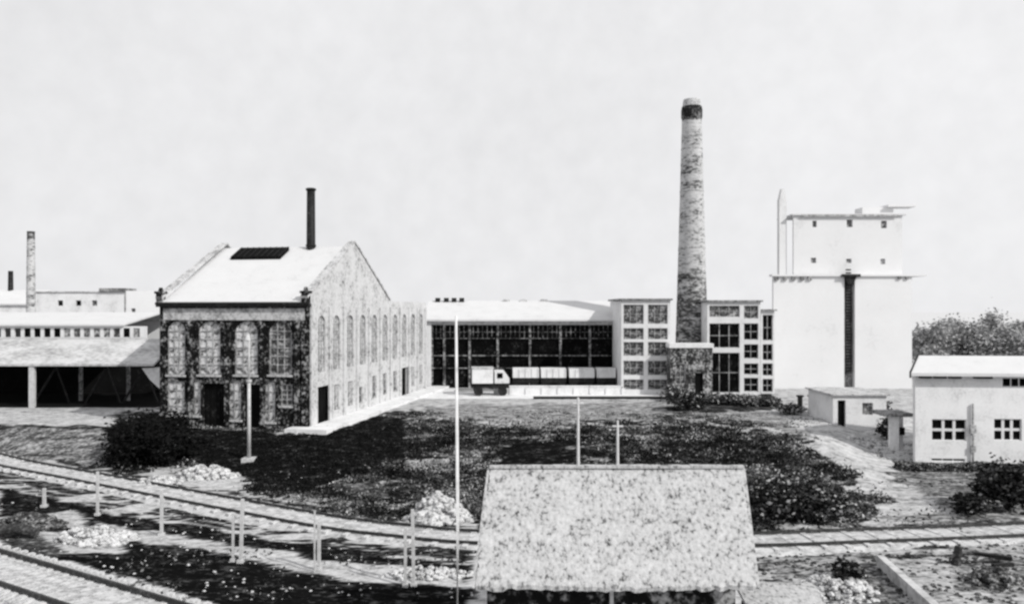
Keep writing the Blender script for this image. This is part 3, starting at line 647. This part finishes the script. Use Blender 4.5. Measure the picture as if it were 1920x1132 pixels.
# porch at its left side
D = 53
po = thing('porch', 'flat-topped porch with dark doorway and steps at the left side of the white house', 'porch', (X_(1660, D), D, .2)); x0 = X_(1660, D)
MB().box(0, X_(1714, D) - x0, 0, 2.2, Z_(781, D) - .2, Z_(778, D) - .1).build('canopy', M['concrete_dark'], po)
MB().box(X_(1672, D) - x0, X_(1690, D) - x0, .3, .5, -.3, Z_(782, D) - .2).build('post', M['white_wall'], po)
MB().box(X_(1690, D) - x0 + .003, X_(1713, D) - x0, 1.4, 1.6, .5, Z_(782, D) - .2).build('side_panel', M['white_wall'], po)
MB().box(X_(1684, D) - x0, X_(1712, D) - x0, 1.1, 1.35, Z_(820, D) - .2, Z_(806, D) - .2).box(X_(1684, D) - x0, X_(1694, D) - x0, 1.0, 1.3, Z_(845, D) - .2, Z_(806, D) - .2).build('doorway', M['black'], po)  # black blocks stand in for the dark inside the doorway
s = MB()
for k in range(5): s.box(-1.6 + k * .32, 1.5, -.5 - .3 + k * .3, 1.0, -.3, -.1 + k * .17)
s.build('step', M['stone'], po)

# ------------------------------------------------------------------ foreground shed with speckled roof
fs_ = thing('foreground_shed', 'foreground shed with large pale speckled roof, dark under its eaves', 'shed', (0, 21.9, 0))
De, Dr = 21.4, 24.0; ze, zr = Z_(1098, De), Z_(875, Dr)
xl, xr = X_(890, De), X_(1420, De); xl2, xr2 = X_(918, Dr), X_(1393, Dr)
n_ = 60; m_ = 44; vs = []; fs = []
for j in range(m_ + 1):
    for i in range(n_ + 1):
        u = i / n_; v = j / m_; y = De + (Dr - De) * v - 21.9; z = ze + (zr - ze) * v
        xL = xl + (xl2 - xl) * v + .03 * math.sin(v * 9); xR = xr + (xr2 - xr) * v
        xx = xL + (xR - xL) * u + (0 if 0 < i < n_ else random.uniform(-.05, .05))
        zz_ = z + .022 * (j % 2) + random.uniform(-.012, .012) + (random.uniform(-.05, .03) if j == 0 else 0) + .02 * math.sin(u * 9)
        vs.append((xx, y + (random.uniform(-.05, .03) if j == 0 else 0), zz_))
nb = len(vs)
vs += [(x, y + .02, z - .12) for x, y, z in vs]
for j in range(m_):
    for i in range(n_): a = j * (n_ + 1) + i; fs.append((a, a + 1, a + n_ + 2, a + n_ + 1)); fs.append((a + nb, a + nb + n_ + 1, a + nb + n_ + 2, a + nb + 1))
for i in range(n_): fs.append((i, i + nb, i + 1 + nb, i + 1)); a = m_ * (n_ + 1) + i; fs.append((a, a + 1, a + 1 + nb, a + nb))
for j in range(m_): a = j * (n_ + 1); b = a + n_ + 1; fs.append((a, b, b + nb, a + nb)); a += n_; b += n_; fs.append((a, a + nb, b + nb, b))
mesh_obj('roof', vs, fs, M['tile_roof'], fs_)
MB().prism([(Dr - 21.9 + .004, zr - .12), (Dr - 21.9 + 2.8, ze - .12), (Dr - 21.9 + 2.8, ze), (Dr - 21.9 + .004, zr)], xl2, xr2, 'x').build('rear_roof', M['tile_roof'], fs_)
rc = MB()
for k in range(24): x = xl2 + (xr2 - xl2) * k / 24; rc.box(x, x + (xr2 - xl2) / 24 + .012, Dr - 21.9 - .12, Dr - 21.9 + .12, zr - .02, zr + .05 + random.uniform(-.01, .015))
rc.build('ridge_cap', M['tile_roof'], fs_)
for q in (-1, 1):
    e0, e1 = ((xl, xl2), (xr, xr2))[q > 0]
    MB().bar((e0 + q * .03, De - 21.9, ze - .06), (e1 + q * .03, Dr - 21.9, zr - .06), .07).build('bargeboard', M['tile_roof'], fs_)
MB().box(xl + .3, xr - .35, .35, .55, -.1, ze + .15).box(xl + .3, xl + .5, .551, 4.2, -.1, ze + .15).box(xr - .55, xr - .35, .551, 4.2, -.1, ze + .15).box(xl + .51, xr - .56, 4.0, 4.2, -.1, ze + .15)\
    .prism([(.4, ze + .153), (4.2, ze + .153), (2.1, zr - .2)], xr - .55, xr - .35, 'x').prism([(.4, ze + .153), (4.2, ze + .153), (2.1, zr - .2)], xl + .3, xl + .5, 'x').build('wall', M['brick_dark'], fs_)
x = X_(1148, 22) ; MB().box(x - .05, x + .05, .2, .33, 0, ze - .12).build('wall_post', M['post'], fs_)
# lean-to roof beside it
le = thing('lean_to', 'low pale lean-to roof against the right end of the foreground shed', 'shed', (X_(1402, 21.5), 22.6, 0))
MB().add([(.06, -1.4, 1.75), (2.1, -1.5, 1.7), (2.35, .4, 2.05), (.06, .4, 2.08), (.06, -1.4, 1.85), (2.1, -1.5, 1.8), (2.35, .4, 2.15), (.06, .4, 2.18)], [(0, 3, 2, 1), (4, 5, 6, 7), (0, 1, 5, 4), (1, 2, 6, 5), (2, 3, 7, 6), (3, 0, 4, 7)]).build('roof', M['tile_roof'], le)
MB().box(.2, 2.0, -1.0, .2, 0, 1.72).build('wall', M['concrete_dark'], le)

# ------------------------------------------------------------------ tracks
def spline(pts, step=.25):
    P = [Vector(p) for p in pts]; P = [P[0] * 2 - P[1]] + P + [P[-1] * 2 - P[-2]]; out = []
    for i in range(1, len(P) - 2):
        n = max(2, int((P[i + 1] - P[i]).length / step))
        for k in range(n):
            t = k / n; a, b, c, d = P[i - 1], P[i], P[i + 1], P[i + 2]
            out.append(.5 * ((2 * b) + (c - a) * t + (2 * a - 5 * b + 4 * c - d) * t * t + (3 * b - a - 3 * c + d) * t ** 3))
    out.append(P[-2]); return out
def track(label, pts, gauge, spacing, slen, sm, maxn=100, rw=.09, rh=.14, from_end=False, bed=None):
    t = thing('railway_track', label, 'railway track'); c = spline(pts)
    nrm = []
    for i in range(len(c)):
        d = (c[min(i + 1, len(c) - 1)] - c[max(i - 1, 0)]).normalized(); nrm.append((d, Vector((-d.y, d.x))))
    for sg in (-1, 1):
        vs = []; fs = []
        for i, p in enumerate(c):
            q = p + nrm[i][1] * sg * gauge / 2; z = hsm(p.x, p.y) + .13
            for o, h in ((-rw, 0), (rw, 0), (rw * .6, rh), (-rw * .6, rh)):
                v = q + nrm[i][1] * o; vs.append((v.x, v.y, z + h))
        for i in range(len(c) - 1):
            for k in range(4): a = i * 4 + k; b = i * 4 + (k + 1) % 4; fs.append((a, b, b + 4, a + 4))
        mesh_obj('rail', vs, fs, M['rail'], t)
    if bed:
        vs = []; fs = []; tn = []
        for i, p in enumerate(c):
            z = hsm(p.x, p.y)
            for o, h in ((-bed - .4, -.14), (-bed, .075), (-bed * .5, .10), (0, .105), (bed * .5, .10), (bed, .075), (bed + .4, -.14)):
                v = p + nrm[i][1] * (o + random.uniform(-.05, .05)); vs.append((v.x, v.y, z + h + random.uniform(-.015, .015))); tn.append(.78)
        for i in range(len(c) - 1):
            for k in range(6): a = i * 7 + k; fs.append((a, a + 1, a + 8, a + 7))
        mesh_obj('ballast_bed', vs, fs, M['ground'], t, True, tn)
    sb = MB().box(-.12, .12, -slen / 2, slen / 2, -.05, .12); proto = None; acc = 0; cnt = 0; last = c[0]
    for i, p in enumerate(c):
        acc += (p - last).length; last = p
        if acc >= spacing and cnt < maxn:
            acc = 0; cnt += 1
            if proto is None: o = proto = sb.build('sleeper', sm, t)
            else: o = proto.copy(); C.objects.link(o); o.parent = t
            d = nrm[i][0]; o.location = (p.x, p.y, hsm(p.x, p.y) + random.uniform(-.01, .02)); o.rotation_euler = (0, 0, math.atan2(d.y, d.x) + random.uniform(-.04, .04))
    return t
track('nearest railway track with pale sleepers, crossing the bottom left corner', [(-46, 46.5), (-33, 38.6), (-21.3, 31.6), (-11.8, 25.9), (-5, 21.8)], 2.05, .5, 3.5, M['sleeper'], 98, rw=.085, bed=1.15)
track('far railway track curving past the brick hall embankment and behind the foreground shed', [(-44, 60.6), (-33.4, 52.3), (-25.4, 47.3), (-15.3, 41.1), (-8.4, 37), (-4.7, 35.5), (-1.8, 34.6), (4, 34.0), (10.5, 34.2), (14.8, 34.7), (22.4, 35.7), (32, 37.4)], 1.8, .92, 2.7, M['sleeper'], 98, rw=.06, rh=.11, bed=1.25)

# ------------------------------------------------------------------ posts and poles
def post(px, yb, yt, wpx, label, lean=0, grp='concrete posts beside the tracks'):
    p = gp(px, yb); D = p[1]; h = (yb - yt) / F * D; wd = wpx / F * D * .72
    m = MB(); m.bar((0, 0, -.2), (lean, 0, h), wd, wd * .9);
    if wpx > 5: m.box(-wd, wd, -wd, wd, -.1, .12)
    o = m.build('concrete_post', M['post']); o.location = p; return tag(o, label, 'post', grp)
post(83, 950, 915, 7, 'shortest pale post, leftmost beside the tracks')
post(183, 966, 884, 6, 'pale post second from the left edge, in front of the low grey store')
post(303, 1003, 918, 7, 'single pale post between the leftmost rubble heap and the brick hall front')
post(437, 1052, 962, 6, 'left and shorter post of the pair below the tall lamp pole')
post(451, 1054, 935, 8, 'right and taller post of the pair below the tall lamp pole', .08)
post(590, 1071, 958, 4, 'thin dull post touching a paler post, middle of the track side')
post(598, 1068, 978, 8, 'paler stout post beside the thin dull one, middle of the track side')
post(760, 1100, 990, 7, 'left and shorter post of the pair by the tall bleached pole')
post(776, 1098, 955, 8, 'right and taller post of the pair by the tall bleached pole', -.05)
# tall foreground pole
p = (X_(856, 19.5), 19.5, hz(X_(856, 19.5), 19.5)); h = Z_(592, 19.5) - p[2]
MB().tube([(0, 0, -.3), (.03, 0, h * .5), (-.01, 0, h)], [.048, .042, .03], 10).build('utility_pole', M['pole'], None, True)
po_ = bpy.data.objects['utility_pole']; po_.location = p; tag(po_, 'tallest bleached wooden pole standing left of the foreground shed', 'pole')
# lamp pole before the brick hall
p = gp(467, 862); D = p[1]
t = thing('lamp_pole', 'slim white lamp pole on a pale footing in front of the brick hall', 'pole', p)
MB().box(-.38, .38, -.38, .38, -.2, .14).build('footing', M['post'], t)
zt = Z_(715, D) - p[2]; z2 = Z_(628, D) - p[2]
MB().tube([(0, 0, .1), (0, 0, zt)], [.12, .10], 12).build('lower_shaft', M['post'], t, True)
MB().tube([(0, 0, zt), (0, 0, z2)], [.075, .055], 10).build('upper_shaft', M['post'], t, True)
MB().tube([(0, 0, zt - .02), (0, 0, zt + .12)], [.17, .17], 12).build('collar', M['post'], t)
MB().tube([(0, -.3, z2 - .02), (0, 0, z2 + .05)], [.04, .04], 8).tube([(0, -.3, z2 - .3), (0, -.3, z2 - .06), (0, -.3, z2)], [.2, .12, .04], 12).build('lamp_head', M['post'], t)
for px, yt, D, lab in ((1084, 745, 45, 'thin pole rising behind the ridge of the foreground shed, nearer the glazed hall'), (1158, 788, 44, 'shorter thin pole behind the ridge of the foreground shed, right of the other')):
    p = (X_(px, D), D, hz(X_(px, D), D)); h = Z_(yt, D) - p[2]
    tag(MB().tube([(0, 0, -.2), (0, 0, h)], [.1, .06], 10).box(-.3, .3, -.04, .04, h - .35, h - .27).build('utility_pole', M['pole']), lab, 'pole').location = p

# ------------------------------------------------------------------ rubble, stones, beam
def rock(mb, c, r):
    n = 7; base = len(mb.v); rings = [(-.5, .7), (.1, 1), (.6, .6)]
    for zf, rf in rings:
        for k in range(n):
            a = 2 * math.pi * k / n + random.uniform(-.2, .2); q = r * rf * random.uniform(.75, 1.2)
            mb.v.append((c[0] + q * math.cos(a), c[1] + q * math.sin(a), c[2] + zf * r * random.uniform(.8, 1.2)))
    for i in range(2):
        for k in range(n): a = base + i * n + k; b = base + i * n + (k + 1) % n; mb.f.append((a, b, b + n, a + n))
    mb.f.append(tuple(base + 2 * n + k for k in range(n)))
def heap(name, label, px, py, rx, ry, hgt, n, mt, cat='rubble', rs=(.08, .26)):
    p = gp(px, py); mb = MB(); N = 26; Mr = 8
    for j in range(Mr + 1):
        for k in range(N):
            a = 2 * math.pi * k / N; u = j / Mr; w = (1 - u) * (1 + .18 * math.sin(3 * a + 1) + .1 * math.sin(7 * a))
            x, y = rx * w * math.cos(a), ry * w * math.sin(a); z = hgt * (1 - (1 - u) ** 1.6) + random.uniform(-.05, .05)
            mb.v.append((x, y, z - .12 + hz(p[0] + x, p[1] + y) - p[2]))
    for j in range(Mr):
        for k in range(N): a = j * N + k; b = j * N + (k + 1) % N; mb.f.append((a, b, b + N, a + N))
    for i in range(n):
        a = random.uniform(0, 6.28); u = math.sqrt(random.random()) * 1.08; x, y = rx * u * math.cos(a), ry * u * math.sin(a)
        rock(mb, (x, y, max(0, hgt * (1 - u ** 1.6)) + hz(p[0] + x, p[1] + y) - p[2]), random.uniform(*rs))
    o = mb.build(name, mt); o.location = p; return tag(o, label, cat)
heap('rubble_heap', 'spiky pale rubble heap at the foot of the dark slope below the brick hall', 385, 893, 1.9, 1.1, .6, 90, M['stone'])
heap('rubble_heap', 'pale rubble heap beside the taller post pair, left of the tall bleached pole', 822, 972, 1.5, 1.3, 1.15, 110, M['stone'])
heap('rubble_heap', 'broad bright sand and stone heap near the bottom left railway track', 178, 1012, 1.7, 1.0, .55, 110, M['stone'])
heap('rubble_heap', 'small grey stone heap at the left edge above the nearest railway track', 55, 985, 1.6, .9, .5, 90, M['dark_stone'])
heap('rubble_heap', 'flat mound of pale stones left of the spiky heap', 295, 905, 1.3, .7, .3, 50, M['stone'])
heap('rubble_heap', 'low pale rubble in the bottom middle beside the foreground shed', 800, 1078, 1.6, .6, .25, 110, M['stone'], rs=(.05, .16))
heap('rubble_heap', 'dark stone pile at the right edge of the foreground', 1868, 1092, 1.2, .7, .45, 60, M['dark_stone'])
heap('rubble_heap', 'grey-white stone scatter beside the lean-to roof', 1575, 1105, 1.3, 1.3, .3, 110, M['stone'], rs=(.05, .17))
heap('rubble_heap', 'pale broken stones below the porch steps', 1660, 842, 2.6, 1.2, .45, 80, M['stone'])
def groundsc(poly_list, n, rs, name, label, mt):            # loose stones nobody could count
    mb = MB(); k = 0
    while k < n:
        px = random.uniform(*poly_list[0]); py = random.uniform(*poly_list[1]); D = CAMZ * F / (py - HY); x = X_(px, D)
        rock(mb, (x, D, hz(x, D)), random.uniform(*rs)); k += 1
    tag(mb.build(name, mt), label, 'stones', kind='stuff')
groundsc([(0, 900), (880, 1125)], 420, (.02, .07), 'loose_stones', 'loose pale stones strewn about the tracks', M['stone'])
groundsc([(1400, 1920), (985, 1130)], 700, (.03, .12), 'loose_stones', 'loose dark stones strewn over the right foreground', M['dark_stone'])
b = MB(); p0 = gp(1655, 1062); 
b.box(-.13, .13, -5.8, 0, -.1, .42, jit=.02); o = b.build('concrete_beam', M['far_roof']); 
pa = Vector((X_(1650, 31.3), 31.3, 0)); pb = Vector((X_(1775, 25.2), 25.2, 0)); o.location = pa; dd = pb - pa; o.rotation_euler = (0, 0, math.atan2(dd.y, dd.x) + math.pi / 2)
tag(o, 'long straight white concrete beam lying in the right foreground', 'beam')
p = gp(1792, 1058); s = MB(); s.tube([(0, 0, -.1), (.05, 0, .3), (.12, 0, .72)], [.2, .17, .14], 9, wob=.12).tube([(.1, 0, .5), (-.3, -.1, .25)], [.07, .05], 6)
o = s.build('tree_stump', M['bark']); o.location = p; tag(o, 'dark broken tree stump standing on the pale ground at right', 'stump')
for (px, py, ang, L, lab) in ((1862, 1045, -.5, 1.3, 'dark plank lying right of the tree stump'), (1880, 1062, .2, .9, 'short dark plank near the dark stone pile')):
    p = gp(px, py); o = MB().box(-L / 2, L / 2, -.09, .09, 0, .14).build('plank', M['iron']); o.location = p; o.rotation_euler = (0, 0, ang); tag(o, lab, 'plank')
p = gp(30, 1010); o = MB().tube([(-.9, 0, .3), (0, .1, .42), (.9, 0, .25)], [.22, .26, .2], 10, wob=.08).build('fallen_log', M['bark']); o.location = p; tag(o, 'dark fallen log at the left edge among stones', 'log')

# ------------------------------------------------------------------ foliage
def leaves(pos, size, tones, name, mt, parent=None, flat=.4):
    n = len(pos); pos = np.asarray(pos, float); s = size[0] + (size[1] - size[0]) * rng.random(n)
    a = rng.normal(size=(n, 3)); a[:, 2] *= flat; a /= np.linalg.norm(a, axis=1)[:, None]
    b = rng.normal(size=(n, 3)); b -= a * (a * b).sum(1)[:, None]; b /= np.linalg.norm(b, axis=1)[:, None]
    a *= s[:, None] * .5; b *= s[:, None] * .32
    v = np.stack([pos - a, pos + b, pos + a * 1.2, pos - b], 1).reshape(-1, 3)
    f = np.arange(n * 4).reshape(-1, 4)
    return mesh_obj(name, v.tolist(), f.tolist(), mt, parent, tone=np.repeat(tones, 4))
# undergrowth over the slope
N = 420000
x = rng.uniform(-30, 23, N); y = rng.uniform(35, 66, N); z = height(x, y); px = CX + x / y * F; py = HY + (CAMZ - z) / y * F
pxs = px + (vnoise(x, y, .45, 61) - .5) * 70 + (vnoise(x, y, 2.1, 62) - .5) * 40 + rng.normal(0, 6, N); pys = py + (vnoise(x, y, .5, 63) - .5) * 30 + (vnoise(x, y, 2.3, 64) - .5) * 18 + rng.normal(0, 4, N)
keep = inpoly(pxs, pys, SLOPE); darkz = inpoly(px, py, ZONES[8][0])
u_ = (x * .85 - y * .5) * .45; v_ = (x * .5 + y * .85) * 1.1
field = np.clip((vnoise(u_, v_, 1.0, 91) * .55 + vnoise(x, y, 1.6, 92) * .45 - .46) * 5, 0, 1)
top_d = np.clip((np.interp(x, TX, TY) + 1.5 - y) / 6, 0, 1)
keep &= ~((px > 590) & (px < 850) & (py < 806 - (px - 600) * .28)) & ~((py > 978) & (px < 900))
keep &= ~inpoly(pxs, pys, PITCH)
for pz in ZONES[9:11]: keep &= ~inpoly(px, py, pz[0]) | (rng.random(N) < .25)
tall = np.clip((vnoise(x, y, .7, 11) * .6 + vnoise(x, y, 2.3, 12) * .4 - .42) * 3.4, 0, 1)
keep &= rng.random(N) < np.where(darkz, .35, .45 + .4 * tall) * (1 - .55 * field * ~darkz) * (.25 + .75 * top_d)
x, y, z, px, py, tall, darkz, top_d, field = [q[keep] for q in (x, y, z, px, py, tall, darkz, top_d, field)]
hh = rng.random(len(x)) ** 1.4 * (.08 + .62 * tall ** 2) * np.where(darkz, .4, 1) * (.2 + .8 * top_d)
pr = np.where(darkz, .03 + .10 * field, np.where(px > 1230, .14 + .8 * field, .06 + .6 * field)) + .35 * (1 - top_d) * ~darkz
big = np.clip((vnoise(x * .8 - y * .5, x * .5 + y * .8, .55, 95) - .4) * 2.2, 0, 1)
tn = np.where(darkz, .04, .10 + .42 * big + .36 * field + .32 * (1 - top_d)) + rng.normal(0, .13, len(x)) + np.where(rng.random(len(x)) < pr * .3, .45, 0)
u = leaves(np.stack([x, y, z + hh], 1), (.06, .2), tn, 'undergrowth', M['leaf'], flat=.9); tag(u, 'dark weeds and scrub covering the slope below the works', 'undergrowth', kind='stuff')
# thin weeds on pale ground
N = 26000
x = rng.uniform(-28, 34, N); y = rng.uniform(27, 66, N); z = height(x, y); px = CX + x / y * F; py = HY + (CAMZ - z) / y * F
cl_ = vnoise(x, y, .5, 31) * .6 + vnoise(x, y, 1.9, 33) * .4; keep = (cl_ > .6) & ((py > 980) & (px > 1400) | (px > 1640) & (py > 880) | (py < 800) & (px > 800) | (px < 900) & (py > 1030)) & ~((px > 1640) & (y > 50.5))
x, y, z = x[keep], y[keep], z[keep]
g_ = leaves(np.stack([x, y, z + rng.random(len(x)) * .16], 1), (.08, .2), rng.uniform(.1, .85, len(x)), 'weeds', M['leaf']); tag(g_, 'sparse tufts of weeds on the pale ground', 'weeds', kind='stuff')
def shrub(name, label, loc, r, h, n, tone=(.05, .6), mt='leaf', size=(.12, .3), cat='shrub', grp=None, light=.04):
    t = thing(name, label, cat, loc, 0, grp); st = MB(); pts = []
    for k in range(9):
        a = random.uniform(0, 6.28); d = random.uniform(.2, .9) * r; e = Vector((math.cos(a) * d, math.sin(a) * d, random.uniform(.45, .9) * h))
        st.tube([(0, 0, -.1), tuple(e * .5 + Vector((0, 0, .1))), tuple(e)], [.05, .03, .012], 5)
        m_ = n // 9; c = rng.normal(size=(m_, 3)) * np.array([r * .27, r * .27, h * .17]) + np.array(e); pts.append(c)
    st.build('stem', M['bark'], t); P = np.concatenate(pts); P[:, 2] = np.maximum(P[:, 2], .02)
    tt = rng.uniform(*tone, len(P)); tt = np.where(rng.random(len(P)) < light, .95, tt)
    leaves(P, size, tt, 'foliage', M[mt], t); return t
shrub('shrub', 'big black bush at the right edge below the white house', gp(1890, 955), 1.25, 1.9, 5200, light=.01)
shrub('shrub', 'low dark bush spreading left of the big black bush', gp(1832, 962), .95, .7, 2400)
shrub('shrub', 'dark bush just right of the foreground shed at the slope foot', gp(1450, 975), 1.5, 1.6, 5000, light=.1)
shrub('shrub', 'mottled bush at the middle of the right slope foot', gp(1530, 972), 1.3, 1.3, 4200, light=.2)
shrub('shrub', 'small bush between the silo annex and the porch', gp(1640, 800), .9, 1.8, 2200, light=.15)
shrub('shrub', 'leafy bush beside the porch canopy', gp(1668, 826), .8, 1.4, 1800, light=.15)
shrub('shrub', 'ragged bush on the pale ground right of the lean-to', gp(1585, 1088), .45, .6, 900, light=.15)
shrub('shrub', 'ragged bush at the near end of the slope under the chimney annex', gp(1290, 770), 1.8, 1.3, 2600, light=.12)
for i, (px, py, r_, h_) in enumerate([(1262, 752, 1.1, 1.5), (1345, 756, 1.5, 1.1), (1395, 758, 1.3, .9), (1432, 760, 1.2, 1.0), (1478, 776, 1.0, .9)]):
    shrub('shrub', ['bush against the left corner of the mottled annex', 'spreading bush right of the annex foot, below black windows', 'low bush in the middle below the black windowed framed building', 'bush below the narrow stair block', 'small bush on the pale ground in front of the silo, nearest the stair block'][i], gp(px, py), r_, h_ * .75, 1500, tone=(.05, .85), light=.2)
for i, (px, py, r_, h_) in enumerate([(232, 872, 1.3, 2.3), (275, 862, 1.6, 2.5), (318, 868, 1.2, 1.9), (300, 830, 1.5, 1.7), (238, 842, 1.3, 1.6)]):
    shrub('shrub', ['upright black bush at the left end of the dark mass beside the railway', 'tallest black bush of the dark mass left of the brick hall', 'black bush next to the pale rubble heaps at the track side', 'black bush behind the others, close to the brick hall corner', 'black bush at the top of the grey bank'][i], gp(px, py), r_, h_, 3600, tone=(0, .3), light=.004)
# hedge strip below the house
hx_ = rng.uniform(24, 38, 16000); hy_ = rng.uniform(49.2, 50.4, 16000); hzv = height(hx_, hy_) + rng.random(16000) * (.25 + .35 * vnoise(hx_, hy_, .8, 41))
hd = leaves(np.stack([hx_, hy_, hzv], 1), (.1, .24), rng.uniform(.25, .95, 16000), 'hedge', M['leaf']); tag(hd, 'low ragged grey hedge in front of the white house', 'hedge')

def tree(label, loc, H, R, n, seed, grp):
    random.seed(seed); t = thing('tree', label, 'tree', loc, random.uniform(0, 6), grp); tr = MB()
    tr.tube([(0, 0, -.3), (.1, 0, H * .3), (.05, .1, H * .75)], [.28, .2, .06], 8, wob=.06); pts = []
    for k in range(15):
        a = random.uniform(0, 6.28); u = random.uniform(.2, 1); zz_ = H * random.uniform(.3, .88); d = R * u * math.sqrt(max(.1, 1 - ((zz_ / H - .5) / .5) ** 2))
        e = Vector((math.cos(a) * d, math.sin(a) * d, zz_)); tr.tube([(0, 0, zz_ * .55), tuple(e * .55 + Vector((0, 0, zz_ * .3))), tuple(e)], [.1, .06, .02], 5)
        s_ = random.uniform(.7, 1.25); pts.append(rng.normal(size=(n // 15, 3)) * np.array([R * .24, R * .24, H * .085]) * s_ + np.array(e))
    tr.build('trunk', M['bark'], t); P = np.concatenate(pts); cl = np.repeat(rng.uniform(-.2, .2, 15), n // 15)[:len(P)]
    leaves(P, (.22, .5), rng.uniform(.2, .95, len(P)) + cl, 'crown', M['far_leaf'], t); return t
tl = ['grey leafy tree just right of the silo behind the white house', 'broad grey tree second from the silo behind the white house roof', 'tree with the paler crown above the white house roof', 'tallest tree above the white house roof', 'lower tree right of the tallest one behind the house', 'grey tree behind the house near the right edge', 'last leafy tree behind the house at the right edge']
for i, (px, D, yt) in enumerate([(1742, 98, 604), (1775, 106, 600), (1812, 100, 602), (1858, 108, 588), (1888, 99, 602), (1920, 106, 600), (1960, 100, 598)]):
    H = Z_(yt, D) - 1.5; tree(tl[i], (X_(px, D), D, 1.5), H, 2.4 + (i % 3) * .4, 4500, 50 + i, 'trees behind the white house')
